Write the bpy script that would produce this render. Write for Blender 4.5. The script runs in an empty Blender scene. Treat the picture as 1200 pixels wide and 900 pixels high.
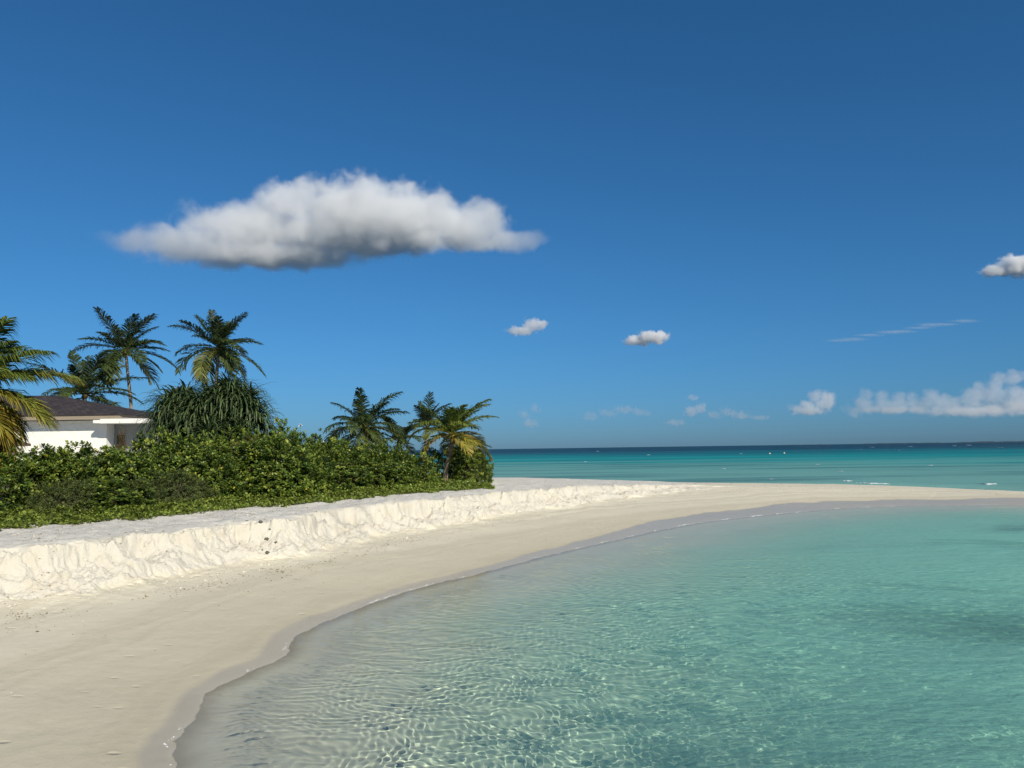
import bpy, math, random
import numpy as np
from mathutils import Vector, Matrix

random.seed(7)
S = bpy.context.scene
COL = S.collection

# ------------------------------------------------------------------ camera
CAM_H = 3.5
FPX = 902.0
ROLL = 0.01417
PITCH = math.atan(75.9 / FPX)
F_ = np.array([0, math.cos(PITCH), math.sin(PITCH)])
V_ = np.array([0, -math.sin(PITCH), math.cos(PITCH)])
X_ = np.array([1.0, 0, 0])
R_ = X_ * math.cos(ROLL) - V_ * math.sin(ROLL)
U_ = X_ * math.sin(ROLL) + V_ * math.cos(ROLL)
cd = bpy.data.cameras.new('camera')
cd.sensor_width = 36.0
cd.lens = FPX / 1200 * 36
cd.clip_start = 0.1
cd.clip_end = 60000
cam = bpy.data.objects.new('camera', cd)
COL.objects.link(cam)
cam.matrix_world = Matrix(((R_[0], U_[0], -F_[0], 0), (R_[1], U_[1], -F_[1], 0), (R_[2], U_[2], -F_[2], CAM_H), (0, 0, 0, 1)))
S.camera = cam

# ------------------------------------------------------------------ sky and sun
SUN_EL = math.radians(31)
SUN_AZ = math.radians(180 - 32)       # from +Y clockwise towards +X: behind the camera, to its right
w = bpy.data.worlds.new('World')
S.world = w
w.use_nodes = True
nt = w.node_tree
bg = nt.nodes['Background']
sky = nt.nodes.new('ShaderNodeTexSky')
sky.sky_type = 'NISHITA'
sky.sun_disc = False
sky.sun_elevation = SUN_EL
sky.sun_rotation = SUN_AZ
sky.altitude = 0
sky.air_density = 0.8
sky.dust_density = 0.3
sky.ozone_density = 1.0
# the saturated tropical blue of the photograph: gain and gamma per channel, a touch of haze at the horizon
BGS = 0.06
sep = nt.nodes.new('ShaderNodeSeparateColor'); com = nt.nodes.new('ShaderNodeCombineColor')
nt.links.new(sky.outputs[0], sep.inputs[0])
tc = nt.nodes.new('ShaderNodeTexCoord'); sx = nt.nodes.new('ShaderNodeSeparateXYZ')
nt.links.new(tc.outputs['Generated'], sx.inputs[0])


def wmath(op, a, b=0.0):
    n = nt.nodes.new('ShaderNodeMath'); n.operation = op
    for i, v in enumerate((a, b)):
        if isinstance(v, (int, float)): n.inputs[i].default_value = v
        else: nt.links.new(v, n.inputs[i])
    return n.outputs[0]


elz = wmath('POWER', math.e, wmath('DIVIDE', wmath('MAXIMUM', sx.outputs[2], 0.0), -0.08))
for i, (gam, gain, hz) in enumerate(((0.97, 0.33, -0.25), (0.89, 0.80, -0.52), (0.88, 1.22, -0.36))):
    v = wmath('MULTIPLY', wmath('POWER', sep.outputs[i], gam), BGS ** gam * gain / BGS)
    v = wmath('MULTIPLY', v, wmath('POWER', math.e, wmath('MULTIPLY', elz, hz)))
    nt.links.new(v, com.inputs[i])
nt.links.new(com.outputs[0], bg.inputs[0])
bg.inputs[1].default_value = BGS

sl = bpy.data.lights.new('sun', 'SUN')
sl.energy = 4.9
sl.angle = math.radians(0.5)
sl.color = (1.0, 0.92, 0.76)
sun = bpy.data.objects.new('sun', sl)
COL.objects.link(sun)
SUND = Vector((math.sin(SUN_AZ) * math.cos(SUN_EL), math.cos(SUN_AZ) * math.cos(SUN_EL), math.sin(SUN_EL)))
sun.rotation_euler = SUND.to_track_quat('Z', 'Y').to_euler()
sun.location = (20, -20, 40)
sl.cycles.is_caustics_light = True

S.view_settings.view_transform = 'Standard'
S.view_settings.look = 'None'
S.view_settings.gamma = 1
S.view_settings.exposure = 0.1
S.render.engine = 'CYCLES'
cy = S.cycles
cy.use_denoising = True
cy.use_adaptive_sampling = True
cy.adaptive_threshold = 0.02
cy.max_bounces = 10
cy.diffuse_bounces = 3
cy.glossy_bounces = 3
cy.transmission_bounces = 6
cy.transparent_max_bounces = 12
cy.volume_bounces = 8
cy.caustics_refractive = True
cy.caustics_reflective = False
cy.sample_clamp_indirect = 4.0
cy.blur_glossy = 0.3
cy.volume_max_steps = 256


# ------------------------------------------------------------------ helpers
def ray(x, y):
    dx, dy = (x - 600) / FPX, (450 - y) / FPX
    return F_ + R_ * dx + U_ * dy


def onz(x, y, z=0.0):
    """point of the plane at height z seen at photo pixel (x, y)"""
    d = ray(x, y)
    t = (z - CAM_H) / d[2]
    return np.array([d[0] * t, d[1] * t, z])


def aty(x, y, Y):
    """point at depth Y seen at photo pixel (x, y)"""
    d = ray(x, y)
    t = Y / d[1]
    return np.array([d[0] * t, Y, CAM_H + d[2] * t])


def tag(o, label=None, cat=None, group=None, kind=None):
    if label: o['label'] = label
    if cat: o['category'] = cat
    if group: o['group'] = group
    if kind: o['kind'] = kind
    return o


def empty(name, loc, rz=0.0):
    o = bpy.data.objects.new(name, None)
    COL.objects.link(o)
    o.location = tuple(loc)
    o.rotation_euler = (0, 0, rz)
    o.empty_display_size = 0.3
    return o


def link(name, me, parent=None, loc=None):
    o = bpy.data.objects.new(name, me)
    COL.objects.link(o)
    if parent is not None: o.parent = parent
    if loc is not None: o.location = tuple(loc)
    return o


def np_mesh(name, V, faces, mat=None, smooth=True, attrs=None):
    """V (n,3); faces: (m,4) or (m,3) int array, or list of arrays; attrs: name -> per-vertex float / (n,3) colour"""
    V = np.asarray(V, dtype=np.float32)
    if isinstance(faces, np.ndarray): faces = [faces]
    faces = [np.asarray(f, dtype=np.int32) for f in faces if len(f)]
    me = bpy.data.meshes.new(name)
    me.vertices.add(len(V))
    me.vertices.foreach_set('co', V.ravel())
    nl = sum(f.size for f in faces)
    npl = sum(len(f) for f in faces)
    me.loops.add(nl)
    me.loops.foreach_set('vertex_index', np.concatenate([f.ravel() for f in faces]))
    me.polygons.add(npl)
    tot = np.concatenate([np.full(len(f), f.shape[1], dtype=np.int32) for f in faces])
    st = np.concatenate([[0], np.cumsum(tot)[:-1]]).astype(np.int32)
    me.polygons.foreach_set('loop_start', st)
    me.polygons.foreach_set('loop_total', tot)
    me.polygons.foreach_set('use_smooth', np.full(npl, smooth, dtype=bool))
    me.update(calc_edges=True)
    for k, a in (attrs or {}).items():
        a = np.asarray(a, dtype=np.float32)
        if a.ndim == 1:
            at = me.attributes.new(k, 'FLOAT', 'POINT')
            at.data.foreach_set('value', a)
        else:
            at = me.attributes.new(k, 'FLOAT_COLOR', 'POINT')
            c = np.ones((len(V), 4), dtype=np.float32)
            c[:, :3] = a
            at.data.foreach_set('color', c.ravel())
    if mat: me.materials.append(mat)
    return me


class N:
    """small node-tree builder"""
    def __init__(self, name):
        self.m = bpy.data.materials.new(name)
        self.m.use_nodes = True
        self.t = self.m.node_tree
        for n in list(self.t.nodes): self.t.nodes.remove(n)
        self.out = self.add('OutputMaterial')

    def add(self, kind, **kw):
        n = self.t.nodes.new('ShaderNode' + kind)
        for k, v in kw.items(): setattr(n, k, v)
        return n

    def link(self, a, b): self.t.links.new(a, b)

    def set(self, sock, v):
        if isinstance(v, bpy.types.NodeSocket): self.link(v, sock)
        else: sock.default_value = v

    def math(self, op, a, b=0.0, c=None, clamp=False):
        n = self.add('Math', operation=op, use_clamp=clamp)
        self.set(n.inputs[0], a); self.set(n.inputs[1], b)
        if c is not None: self.set(n.inputs[2], c)
        return n.outputs[0]

    def noise(self, vec, scale, detail=4, rough=0.55, dist=0.0):
        n = self.add('TexNoise')
        if vec is not None: self.link(vec, n.inputs['Vector'])
        n.inputs['Scale'].default_value = scale
        n.inputs['Detail'].default_value = detail
        n.inputs['Roughness'].default_value = rough
        n.inputs['Distortion'].default_value = dist
        return n.outputs['Fac']

    def ramp(self, fac, stops, interp='LINEAR'):
        n = self.add('ValToRGB')
        r = n.color_ramp
        r.interpolation = interp
        while len(r.elements) > 1: r.elements.remove(r.elements[-1])
        for i, (p, c) in enumerate(stops):
            e = r.elements[0] if i == 0 else r.elements.new(p)
            e.position = p
            e.color = (*c, 1) if not isinstance(c, (int, float)) else (c, c, c, 1)
        self.link(fac, n.inputs[0])
        return n.outputs[0]

    def mix(self, f, a, b, blend='MIX'):
        n = self.add('Mix', data_type='RGBA', blend_type=blend)
        self.set(n.inputs[0], f); self.set(n.inputs[6], a); self.set(n.inputs[7], b)
        return n.outputs[2]

    def maprange(self, v, a, b, c=0.0, d=1.0, smooth=True):
        n = self.add('MapRange', interpolation_type='SMOOTHSTEP' if smooth else 'LINEAR')
        self.set(n.inputs[0], v)
        for i, q in enumerate((a, b, c, d)): self.set(n.inputs[1 + i], q)
        return n.outputs[0]

    def attr(self, name): return self.add('Attribute', attribute_name=name)
    def obj(self): return self.add('TexCoord').outputs['Object']
    def pos(self): return self.add('NewGeometry').outputs['Position']

    def bump(self, h, strength=0.5, dist=0.02, normal=None):
        n = self.add('Bump')
        n.inputs['Strength'].default_value = strength
        n.inputs['Distance'].default_value = dist
        self.link(h, n.inputs['Height'])
        if normal is not None: self.link(normal, n.inputs['Normal'])
        return n.outputs[0]

    def pbr(self, base, rough=0.6, spec=0.5, normal=None, metal=0.0):
        p = self.add('BsdfPrincipled')
        self.set(p.inputs['Base Color'], base if isinstance(base, bpy.types.NodeSocket) else (*base, 1))
        self.set(p.inputs['Roughness'], rough)
        self.set(p.inputs['Specular IOR Level'], spec)
        p.inputs['Metallic'].default_value = metal
        if normal is not None: self.link(normal, p.inputs['Normal'])
        return p.outputs[0]

    def surf(self, s):
        self.link(s, self.out.inputs['Surface'])
        return self.m


# gradient noise in numpy
_rng = np.random.RandomState(11)
_P = np.concatenate([_rng.permutation(256)] * 2)
_G = np.stack([np.cos(np.arange(256) / 256 * 2 * np.pi), np.sin(np.arange(256) / 256 * 2 * np.pi)], 1)


def gnoise(x, y, seed=0):
    x = np.asarray(x, dtype=np.float64) + seed * 17.31
    y = np.asarray(y, dtype=np.float64) + seed * 9.77
    xi, yi = np.floor(x).astype(int), np.floor(y).astype(int)
    xf, yf = x - xi, y - yi
    u = xf * xf * xf * (xf * (xf * 6 - 15) + 10)
    v = yf * yf * yf * (yf * (yf * 6 - 15) + 10)

    def g(ix, iy, fx, fy):
        gr = _G[_P[(_P[ix & 255] + iy) & 255]]
        return gr[..., 0] * fx + gr[..., 1] * fy
    a, b = g(xi, yi, xf, yf), g(xi + 1, yi, xf - 1, yf)
    c, d = g(xi, yi + 1, xf, yf - 1), g(xi + 1, yi + 1, xf - 1, yf - 1)
    return 1.5 * ((a * (1 - u) + b * u) * (1 - v) + (c * (1 - u) + d * u) * v)


def fbm(x, y, oct=4, seed=0, gain=0.5):
    s, a = 0.0, 1.0
    for i in range(oct):
        s = s + a * gnoise(x * 2 ** i, y * 2 ** i, seed + i)
        a *= gain
    return s


def sstep(x): 
    x = np.clip(x, 0, 1)
    return x * x * (3 - 2 * x)


# ------------------------------------------------------------------ plan of the place
W_px = [(185, 905), (192, 880), (208, 852), (224, 830), (232, 812), (262, 796), (300, 780), (322, 768), (330, 755), (352, 738), (400, 718),
        (440, 703), (480, 690), (560, 671), (640, 650), (720, 632), (800, 615), (860, 607), (900, 603), (980, 596), (1060, 592.5), (1200, 591)]
Wl = np.array([onz(x, y)[:2] for x, y in W_px])
Wl = np.vstack([[(-30, -300), (-14, -40), (-8, -8), (-5.4, 2.5)], Wl, [(45, 41.5), (70, 37), (110, 24), (300, -60)]])
T_px = [(0, 712, .45, .95), (60, 706, .45, .95), (117, 698, .45, .95), (200, 681, .45, .95), (250, 672, .45, .95), (293, 662, .45, .95),
        (353, 656, .45, .95), (400, 645, .45, .95), (450, 631, .45, .95), (487, 625, .45, .95), (567, 611, .45, .95), (620, 602, .45, .9),
        (700, 590, .5, .8), (760, 582, .55, .6), (800, 577, .6, .4), (850, 573, .7, .15), (900, 570.5, .75, 0), (1000, 572, .55, 0),
        (1100, 574, .45, 0), (1200, 577.8, .38, 0)]
Tl = np.array([onz(x, y, z)[:2] for x, y, z, h in T_px])
Tz = np.array([t[2] for t in T_px]); Th = np.array([t[3] for t in T_px])
Tl = np.vstack([[(-40, -300), (-22, -40), (-17, -8), (-14, 4)], Tl, [(45, 44.5), (70, 39.2), (110, 26), (300, -57)]])
Tz = np.concatenate([[.45] * 4, Tz, [.3, .25, .2, .2]]); Th = np.concatenate([[.95] * 4, Th, [0] * 4])
Fl = np.array([(-400, 130), (-120, 108), (-50, 92), (-22, 80), (-3, 74), (6, 72), (14, 64.5), (21, 63), (27, 60.5), (31, 56), (34, 51),
               (45, 47.5), (70, 41.5), (110, 28), (300, -54)], dtype=float)


def polydist(X, Y, P):
    """signed distance (positive on the left of the direction of travel) and the fractional vertex index of the nearest point"""
    best = np.full(X.shape, 1e18); sg = np.zeros(X.shape); tt = np.zeros(X.shape)
    for i in range(len(P) - 1):
        ax, ay = P[i]; bx, by = P[i + 1]
        dx, dy = bx - ax, by - ay
        L2 = dx * dx + dy * dy
        u = np.clip(((X - ax) * dx + (Y - ay) * dy) / L2, 0, 1)
        ex, ey = X - ax - u * dx, Y - ay - u * dy
        d = ex * ex + ey * ey
        m = d < best
        best = np.where(m, d, best)
        tt = np.where(m, i + u, tt)
        sg = np.where(m, np.sign(dx * (Y - ay) - dy * (X - ax)), sg)
    return np.sqrt(best) * np.where(sg == 0, 1, sg), tt


# resample the lines as smooth curves
def smooth_line(P, extra=(), n=5):
    P = np.asarray(P, dtype=float)
    ex = [np.asarray(e, dtype=float) for e in extra]
    out, oe = [], [[] for _ in ex]
    for i in range(len(P) - 1):
        p0, p1, p2, p3 = P[max(i - 1, 0)], P[i], P[i + 1], P[min(i + 2, len(P) - 1)]
        L = np.linalg.norm(p2 - p1)
        m1 = (p2 - p0) / max(np.linalg.norm(p2 - p1) + np.linalg.norm(p1 - p0), 1e-6) * L
        m2 = (p3 - p1) / max(np.linalg.norm(p2 - p1) + np.linalg.norm(p3 - p2), 1e-6) * L
        k = n if L < 60 else 1
        for j in range(k):
            u = j / k
            h = (2 * u**3 - 3 * u**2 + 1, u**3 - 2 * u**2 + u, -2 * u**3 + 3 * u**2, u**3 - u**2)
            out.append(h[0] * p1 + h[1] * m1 + h[2] * p2 + h[3] * m2)
            for q, e in zip(oe, ex): q.append(e[i] * (1 - u) + e[i + 1] * u)
    out.append(P[-1])
    for q, e in zip(oe, ex): q.append(e[-1])
    return (np.array(out), *[np.array(q) for q in oe])


Wl, = smooth_line(Wl, n=3)
Tl, Tz, Th = smooth_line(Tl, (Tz, Th), n=3)
Fl, = smooth_line(Fl, n=3)
Tlen = np.concatenate([[0], np.cumsum(np.linalg.norm(np.diff(Tl, axis=0), axis=1))])


def terrain(X, Y, full=False):
    X = np.asarray(X, dtype=float); Y = np.asarray(Y, dtype=float)
    dW, tw = polydist(X, Y, Wl)
    dW = dW + np.exp(-np.abs(dW) / 2.0) * (0.07 * fbm(X * 0.9, Y * 0.9, 2, 401) + 0.045 * fbm(X * 3.2, Y * 3.2, 3, 402))
    dT, tt = polydist(X, Y, Tl)
    dF, tf = polydist(X, Y, Fl)
    dF = -dF
    zt = np.interp(tt, np.arange(len(Tz)), Tz)
    H = np.interp(tt, np.arange(len(Th)), Th)
    s = np.interp(tt, np.arange(len(Tlen)), Tlen)
    # the scarp: a talus foot with a steeper broken rim
    wx, wy = X + 0.25 * gnoise(X * 0.8, Y * 0.8, 301), Y + 0.25 * gnoise(X * 0.8, Y * 0.8, 302)
    lump = fbm(X * 0.33, Y * 0.33, 2, 3)
    flute = fbm(wx * 1.1, wy * 1.1, 3, 8, 0.5)
    dTp = dT + 0.38 * lump + 0.20 * flute + 0.07 * fbm(X * 4.5, Y * 4.5, 3, 5, 0.6)
    wdt = 1.15 + 0.30 * gnoise(X * 0.25, Y * 0.25, 21)
    u = dTp / wdt
    foot = 0.60 + 0.22 * gnoise(X * 0.45, Y * 0.45, 4)
    Sx = np.where(u < foot, (1 - foot * 0.55) * 0.62 * np.clip(u / foot, 0, 1) ** 1.15, 0)
    top = (1 - foot * 0.55) * 0.62
    Sx = np.where(u >= foot, top + (1 - top) * sstep((u - foot) / (1.05 - foot) * 0.5 + 0.0) * 2, Sx)
    Sx = np.clip(Sx, 0, 1)
    face = sstep(u * 4) * sstep((1.25 - u) * 4)
    r = np.where(dW > 0, dW / np.maximum(dW + np.maximum(-dT, 0), 1e-3), 0)
    zb = zt * r ** 0.9
    zb = zb + H * Sx * (dTp > 0)
    # slumped lumps and furrows on the face
    rough = 0.13 * fbm(wx * 1.5, wy * 1.5, 4, 30, 0.5) - 0.10 * np.abs(gnoise(wx * 1.9, wy * 1.9, 33)) + (0.25 + 0.75 * sstep(0.5 + 1.2 * gnoise(X * 0.45, Y * 0.45, 37))) * (0.05 * fbm(X * 5, Y * 5, 3, 34, 0.6) - 0.04 * np.abs(gnoise(X * 7, Y * 7, 36)))
    zb = zb + face * H * rough
    # talus apron
    apron = H * np.exp(-np.maximum(-dTp, 0) / (0.55 + 0.3 * lump)) * (0.10 + 0.07 * gnoise(X * 1.2, Y * 1.2, 14))
    zb = zb + np.maximum(apron, 0)
    bank = sstep((u - 0.9) / 0.5) * sstep(H * 3)
    zb = zb + bank * (0.05 * fbm(X * 0.5, Y * 0.5, 3, 50) + 0.018 * fbm(X * 3, Y * 3, 3, 60) + 0.012 * np.minimum(dT, 25))
    beach = sstep(dW / 1.5) * (1 - face) * (1 - bank)
    zb = zb + beach * (0.012 * fbm(X * 0.6, Y * 0.6, 3, 70) + 0.004 * fbm(X * 4, Y * 4, 3, 71))
    d = np.maximum(-dW, 0)
    depth = 0.9 * (1 - np.exp(-0.10 * d)) + 0.9 * (1 - np.exp(-0.05 * d)) * sstep(d / 14)
    depth = depth + 0.05 * sstep(d / 4) * fbm(X * 0.35, Y * 0.35, 3, 77)
    zb = np.where(dW < 0, -depth, zb)
    df = np.maximum(dF, 0)
    zf = 1.7 * (1 - np.exp(-df * 0.11)) + 0.02 * fbm(X * 0.5, Y * 0.5, 3, 90)
    ds = np.maximum(-dF, 0)
    zs = -(0.10 * np.minimum(ds, 12) + 0.012 * np.clip(ds - 12, 0, 200) + 0.05 * np.clip(ds - 260, 0, 400))
    zf = np.where(dF < 0, zs, zf)
    k = 0.12
    h = np.clip(0.5 + 0.5 * (zf - zb) / k, 0, 1)
    z = zf * (1 - h) + zb * h - k * h * (1 - h)
    z = np.where((zf < -0.3) | (zb < -0.3), np.minimum(zf, zb), z)
    if not full: return z
    return z, dW, dT, dF, s, bank * (df > 0), face * sstep(H * 3), r


def polar(angs, rads):
    A, Rr = np.meshgrid(angs, rads)
    return (np.sin(A) * Rr), (np.cos(A) * Rr)


def grid_faces(nr, na, wrap=False):
    i = np.arange(nr - 1)[:, None]; j = np.arange(na - 1)[None, :]
    a = i * na + j
    f = np.stack([a, a + 1, a + na + 1, a + na], -1).reshape(-1, 4)
    if wrap:
        a = (np.arange(nr - 1) * na + na - 1)
        f = np.vstack([f, np.stack([a, a - na + 1, a + 1, a + na], -1)])
    return f


# the same spread of directions for ground and water: fine ahead, coarse behind
ang_f = np.linspace(-0.70, 0.70, 1150)
ang_b = np.linspace(0.70, 2 * np.pi - 0.70, 122)[1:-1]
ANG = np.concatenate([ang_f, ang_b])

def weed_patches(x, y, dW):
    """beds of dark sea grass in the deeper part of the lagoon"""
    m = sstep((fbm(x * 0.085, y * 0.17, 5, 501, 0.55) + 0.16) / 0.75)
    return m * sstep((-dW - 5) / 7) * sstep((x - 3) / 9)


# ------------------------------------------------------------------ ground (sand and sea bed)
rf = np.exp(np.linspace(math.log(5), math.log(85), 700))
X, Y = polar(ANG, rf)
dTg, _ = polydist(X.ravel(), Y.ravel(), Tl)
dTg = dTg.reshape(X.shape)
cross = (dTg > 0).any(axis=0) & (dTg[0] < 0)
rT = np.where(cross, rf[np.argmax(dTg > 0, axis=0)], 40.0)
rT = np.convolve(np.pad(rT, 6, mode='edge'), np.ones(13) / 13, 'valid')
lead = np.array([0.4, 1.5, 3]); far = np.exp(np.linspace(math.log(88), math.log(30000), 60))
fine = np.exp(np.linspace(math.log(5), math.log(85), 2400))
dl = fine * (math.log(17) / 2400)
cols = []
for k in range(len(ANG)):
    dens = 1.0 / fine + 3.2 / rT[k] ** 0.5 * np.exp(-np.abs((fine - rT[k] - 0.45) / 1.15) ** 4)
    cw = np.concatenate([[0], np.cumsum(dens[:-1] * np.diff(fine))])
    cols.append(np.interp(np.linspace(0, cw[-1], 760), cw, fine))
RAD = np.vstack([np.repeat(lead[:, None], len(ANG), 1), np.array(cols).T, np.repeat(far[:, None], len(ANG), 1)])
X, Y = np.sin(ANG)[None] * RAD, np.cos(ANG)[None] * RAD
Z, dW, dT, dF, s_, bank, face, r = terrain(X.ravel(), Y.ravel(), True)
land = np.minimum(dW, dF)
wet_w = 0.16 + 1.9 * sstep((X.ravel() + 3) / 18)
wetn = dW + (0.05 + 0.16 * wet_w) * fbm(X.ravel() * 0.35, Y.ravel() * 0.35, 3, 101)
wet = 1 - sstep((wetn - wet_w) / (0.22 + 0.04 * wet_w))
damp = 1 - sstep((wetn - 0.5) / 5.5)
wetF = 1 - sstep((dF - 1.2) / 0.6)
wet = np.maximum(wet, wetF)

g = N('sand')
P = g.pos()
aw = g.attr('wet').outputs['Fac']
ad = g.attr('damp').outputs['Fac']
ab = g.attr('bank').outputs['Fac']
af = g.attr('face').outputs['Fac']
n1 = g.noise(P, 0.5, 5, 0.6)
n2 = g.noise(P, 6.0, 5, 0.6)
n3 = g.noise(P, 70.0, 3, 0.6)
dry = g.mix(n1, (0.66, 0.605, 0.475, 1), (0.74, 0.685, 0.55, 1))
beachc = g.mix(g.math('MULTIPLY', ad, 0.8), dry, (0.52, 0.47, 0.35, 1))
tw = g.attr('tide').outputs['Fac']
tn1 = g.add('TexNoise', noise_dimensions='1D'); tn1.inputs['Scale'].default_value = 1.15; tn1.inputs['Detail'].default_value = 5
g.link(g.math('ADD', tw, g.math('MULTIPLY', g.noise(P, 0.4, 3), 1.6)), tn1.inputs['W'])
beachc = g.mix(g.math('MULTIPLY', g.maprange(tn1.outputs['Fac'], 0.42, 0.66), 0.35), beachc, (0.44, 0.395, 0.285, 1))
foot = g.add('TexVoronoi', feature='F1'); foot.inputs['Scale'].default_value = 1.5
mpf = g.add('Mapping'); mpf.inputs['Rotation'].default_value = (0, 0, 0.6); mpf.inputs['Scale'].default_value = (1, 1.7, 1); g.link(P, mpf.inputs['Vector']); g.link(mpf.outputs[0], foot.inputs['Vector'])
pit = g.math('MULTIPLY', g.maprange(foot.outputs['Distance'], 0.06, 0.17, 1, 0), g.maprange(g.noise(P, 0.35, 3), 0.42, 0.56))
bankc = g.mix(g.maprange(n2, 0.35, 0.65), (0.60, 0.575, 0.52, 1), (0.70, 0.67, 0.61, 1))
facec = g.mix(g.maprange(g.noise(P, 1.7, 4, 0.6), 0.45, 0.75), (0.61, 0.575, 0.50, 1), (0.58, 0.53, 0.435, 1))
c = g.mix(ab, beachc, bankc)
c = g.mix(af, c, facec)
wetc = g.mix(n1, (0.42, 0.37, 0.28, 1), (0.48, 0.43, 0.335, 1))
# coral crumbs: small dark flecks
vor = g.add('TexVoronoi', feature='F1')
vor.inputs['Scale'].default_value = 9.0
g.link(P, vor.inputs['Vector'])
fleck = g.math('LESS_THAN', vor.outputs['Distance'], g.math('MULTIPLY', g.maprange(g.noise(P, 0.9, 3, 0.6), 0.5, 0.72), 0.14))
c = g.mix(g.math('MULTIPLY', fleck, 0.45), c, (0.28, 0.23, 0.16, 1))
c = g.mix(g.math('MULTIPLY', g.maprange(n3, 0.35, 0.7), 0.14), c, (0.40, 0.35, 0.27, 1))
c = g.mix(aw, c, wetc)
# sea bed: same sand, with patches of dark sea grass where it lies deep
abed = g.attr('bed').outputs['Fac']
bedc = g.mix(n1, (0.74, 0.70, 0.56, 1), (0.82, 0.78, 0.63, 1))
weed = g.math('MULTIPLY', g.attr('weed').outputs['Fac'], g.maprange(n2, 0.25, 0.6, 0.6, 1.0))
bedc = g.mix(weed, bedc, (0.045, 0.07, 0.05, 1))
c = g.mix(abed, c, bedc)
hsum = g.math('SUBTRACT', g.math('ADD', g.math('MULTIPLY', n2, 0.6), g.math('MULTIPLY', n3, 0.35)), g.math('MULTIPLY', pit, 0.9))
n4 = g.noise(P, 22.0, 4, 0.65)
hb = g.math('ADD', hsum, g.math('MULTIPLY', n4, g.math('ADD', g.math('MULTIPLY', ab, 1.6), g.math('MULTIPLY', af, 2.0))))
dryness = g.math('SUBTRACT', 1.0, g.math('MULTIPLY', aw, 0.92))
bp = g.add('Bump'); bp.inputs['Distance'].default_value = 0.035
g.link(hb, bp.inputs['Height']); g.link(g.math('MULTIPLY', dryness, 0.55), bp.inputs['Strength'])
rough = g.math('SUBTRACT', 0.95, g.math('MULTIPLY', aw, 0.66))
sand_mat = g.surf(g.pbr(c, rough, g.math('ADD', 0.1, g.math('MULTIPLY', aw, 0.3)), bp.outputs[0]))
xr, yr = X.ravel(), Y.ravel()
bed = sstep((-dW) / 0.6) * (dF > 0) + (dF < 0)
weedm = weed_patches(xr, yr, dW) * (dF > 0)
gm = np_mesh('ground', np.stack([xr, yr, Z], 1), grid_faces(len(RAD), len(ANG), True), sand_mat, True,
             dict(tide=np.clip(dW, 0, 30), wet=wet, damp=damp * (dT < 0), bank=bank, face=face, bed=np.clip(bed, 0, 1), weed=weedm))
ground = tag(link('ground', gm), kind='structure')
ground.cycles.is_caustics_receiver = True

# ------------------------------------------------------------------ water
def waves(X, Y):
    """height of small wind ripples, and of the lower swell running in to the beach"""
    D = np.hypot(X, Y)
    z = np.zeros_like(X)
    rs = np.random.RandomState(5)
    wx = X + 0.16 * fbm(X * 0.9, Y * 0.9, 2, 201) + 0.5 * gnoise(X * 0.22, Y * 0.22, 203)
    wy = Y + 0.16 * fbm(X * 0.9, Y * 0.9, 2, 202) + 0.5 * gnoise(X * 0.22, Y * 0.22, 204)
    for i in range(44):
        lam = 0.078 * (1.075 ** i) * rs.uniform(0.9, 1.1)
        th = rs.normal(1.5, 0.7) if i < 24 else rs.normal(1.4, 0.5)
        k = 2 * np.pi / lam
        amp = RIP * lam * min(1.0, 0.19 / lam) ** 1.0
        fade = np.clip(1.9 - D * 0.014 / lam, 0, 1)
        z += amp * fade * np.sin(k * (wx * math.cos(th) + wy * math.sin(th)) + rs.uniform(0, 6.28))
    return z


RIP = 0.0045
ang_w = np.concatenate([np.linspace(-0.66, 0.66, 1000), np.linspace(0.66, 2 * np.pi - 0.66, 122)[1:-1]])
rad_w = np.concatenate([[0.4, 2, 4], np.exp(np.linspace(math.log(5), math.log(26), 760)), np.exp(np.linspace(math.log(26.3), math.log(85), 160)),
                        np.exp(np.linspace(math.log(87), math.log(30000), 90))])
X, Y = polar(ang_w, rad_w)
xr, yr = X.ravel(), Y.ravel()
zg, dW, dT, dF, s_, bank, face, r = terrain(xr, yr, True)
dep = np.maximum(-zg, 0)
shore = np.minimum(dW, dF)
wz = waves(xr, yr) * sstep((dep - 0.004) / 0.13) * 1.0
swell = 0.003 * np.sin(2 * np.pi * (-dW) / 1.9 + 1.5 * fbm(xr * 0.3, yr * 0.3, 2, 220)) * sstep(dep / 0.05) * (1 - sstep((-dW - 4) / 5)) * (dF > 0)
wz = np.clip(wz + swell, -0.45 * dep, 0.6 * dep)
D = np.hypot(xr, yr)
bay = (dF > 0)
K = np.array([0.42, 0.045, 0.105])
path = dep * 1.12
tint = np.exp(-np.clip(path, 0, 3)[:, None] * K[None, :])
body = np.where(bay, 0.74 * (1 - np.exp(-1.6 * np.maximum(dep - 0.24, 0))) * (1 - 0.62 * weed_patches(xr, yr, dW)), 0.6 + 0.4 * sstep(-dF / 10) )
body = np.where((dF < 0), np.clip(1 - np.exp(-2.2 * dep), 0, 1), body)
openw = np.clip(-dF / 12, 0, 1) * (dF < 0)

g = N('sea_water')
P = g.pos()
tint_c = g.attr('tint').outputs['Color']
bodyf = g.attr('body').outputs['Fac']
openf = g.attr('open').outputs['Fac']
sd = g.attr('seadist').outputs['Fac']
mp = g.add('Mapping'); mp.inputs['Scale'].default_value = (0.0035, 0.022, 1); g.link(P, mp.inputs['Vector'])
nz = g.noise(mp.outputs[0], 1.0, 6, 0.62)
mp2 = g.add('Mapping'); mp2.inputs['Scale'].default_value = (0.02, 0.10, 1); g.link(P, mp2.inputs['Vector'])
nz2 = g.noise(mp2.outputs[0], 1.0, 5, 0.6)
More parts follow.
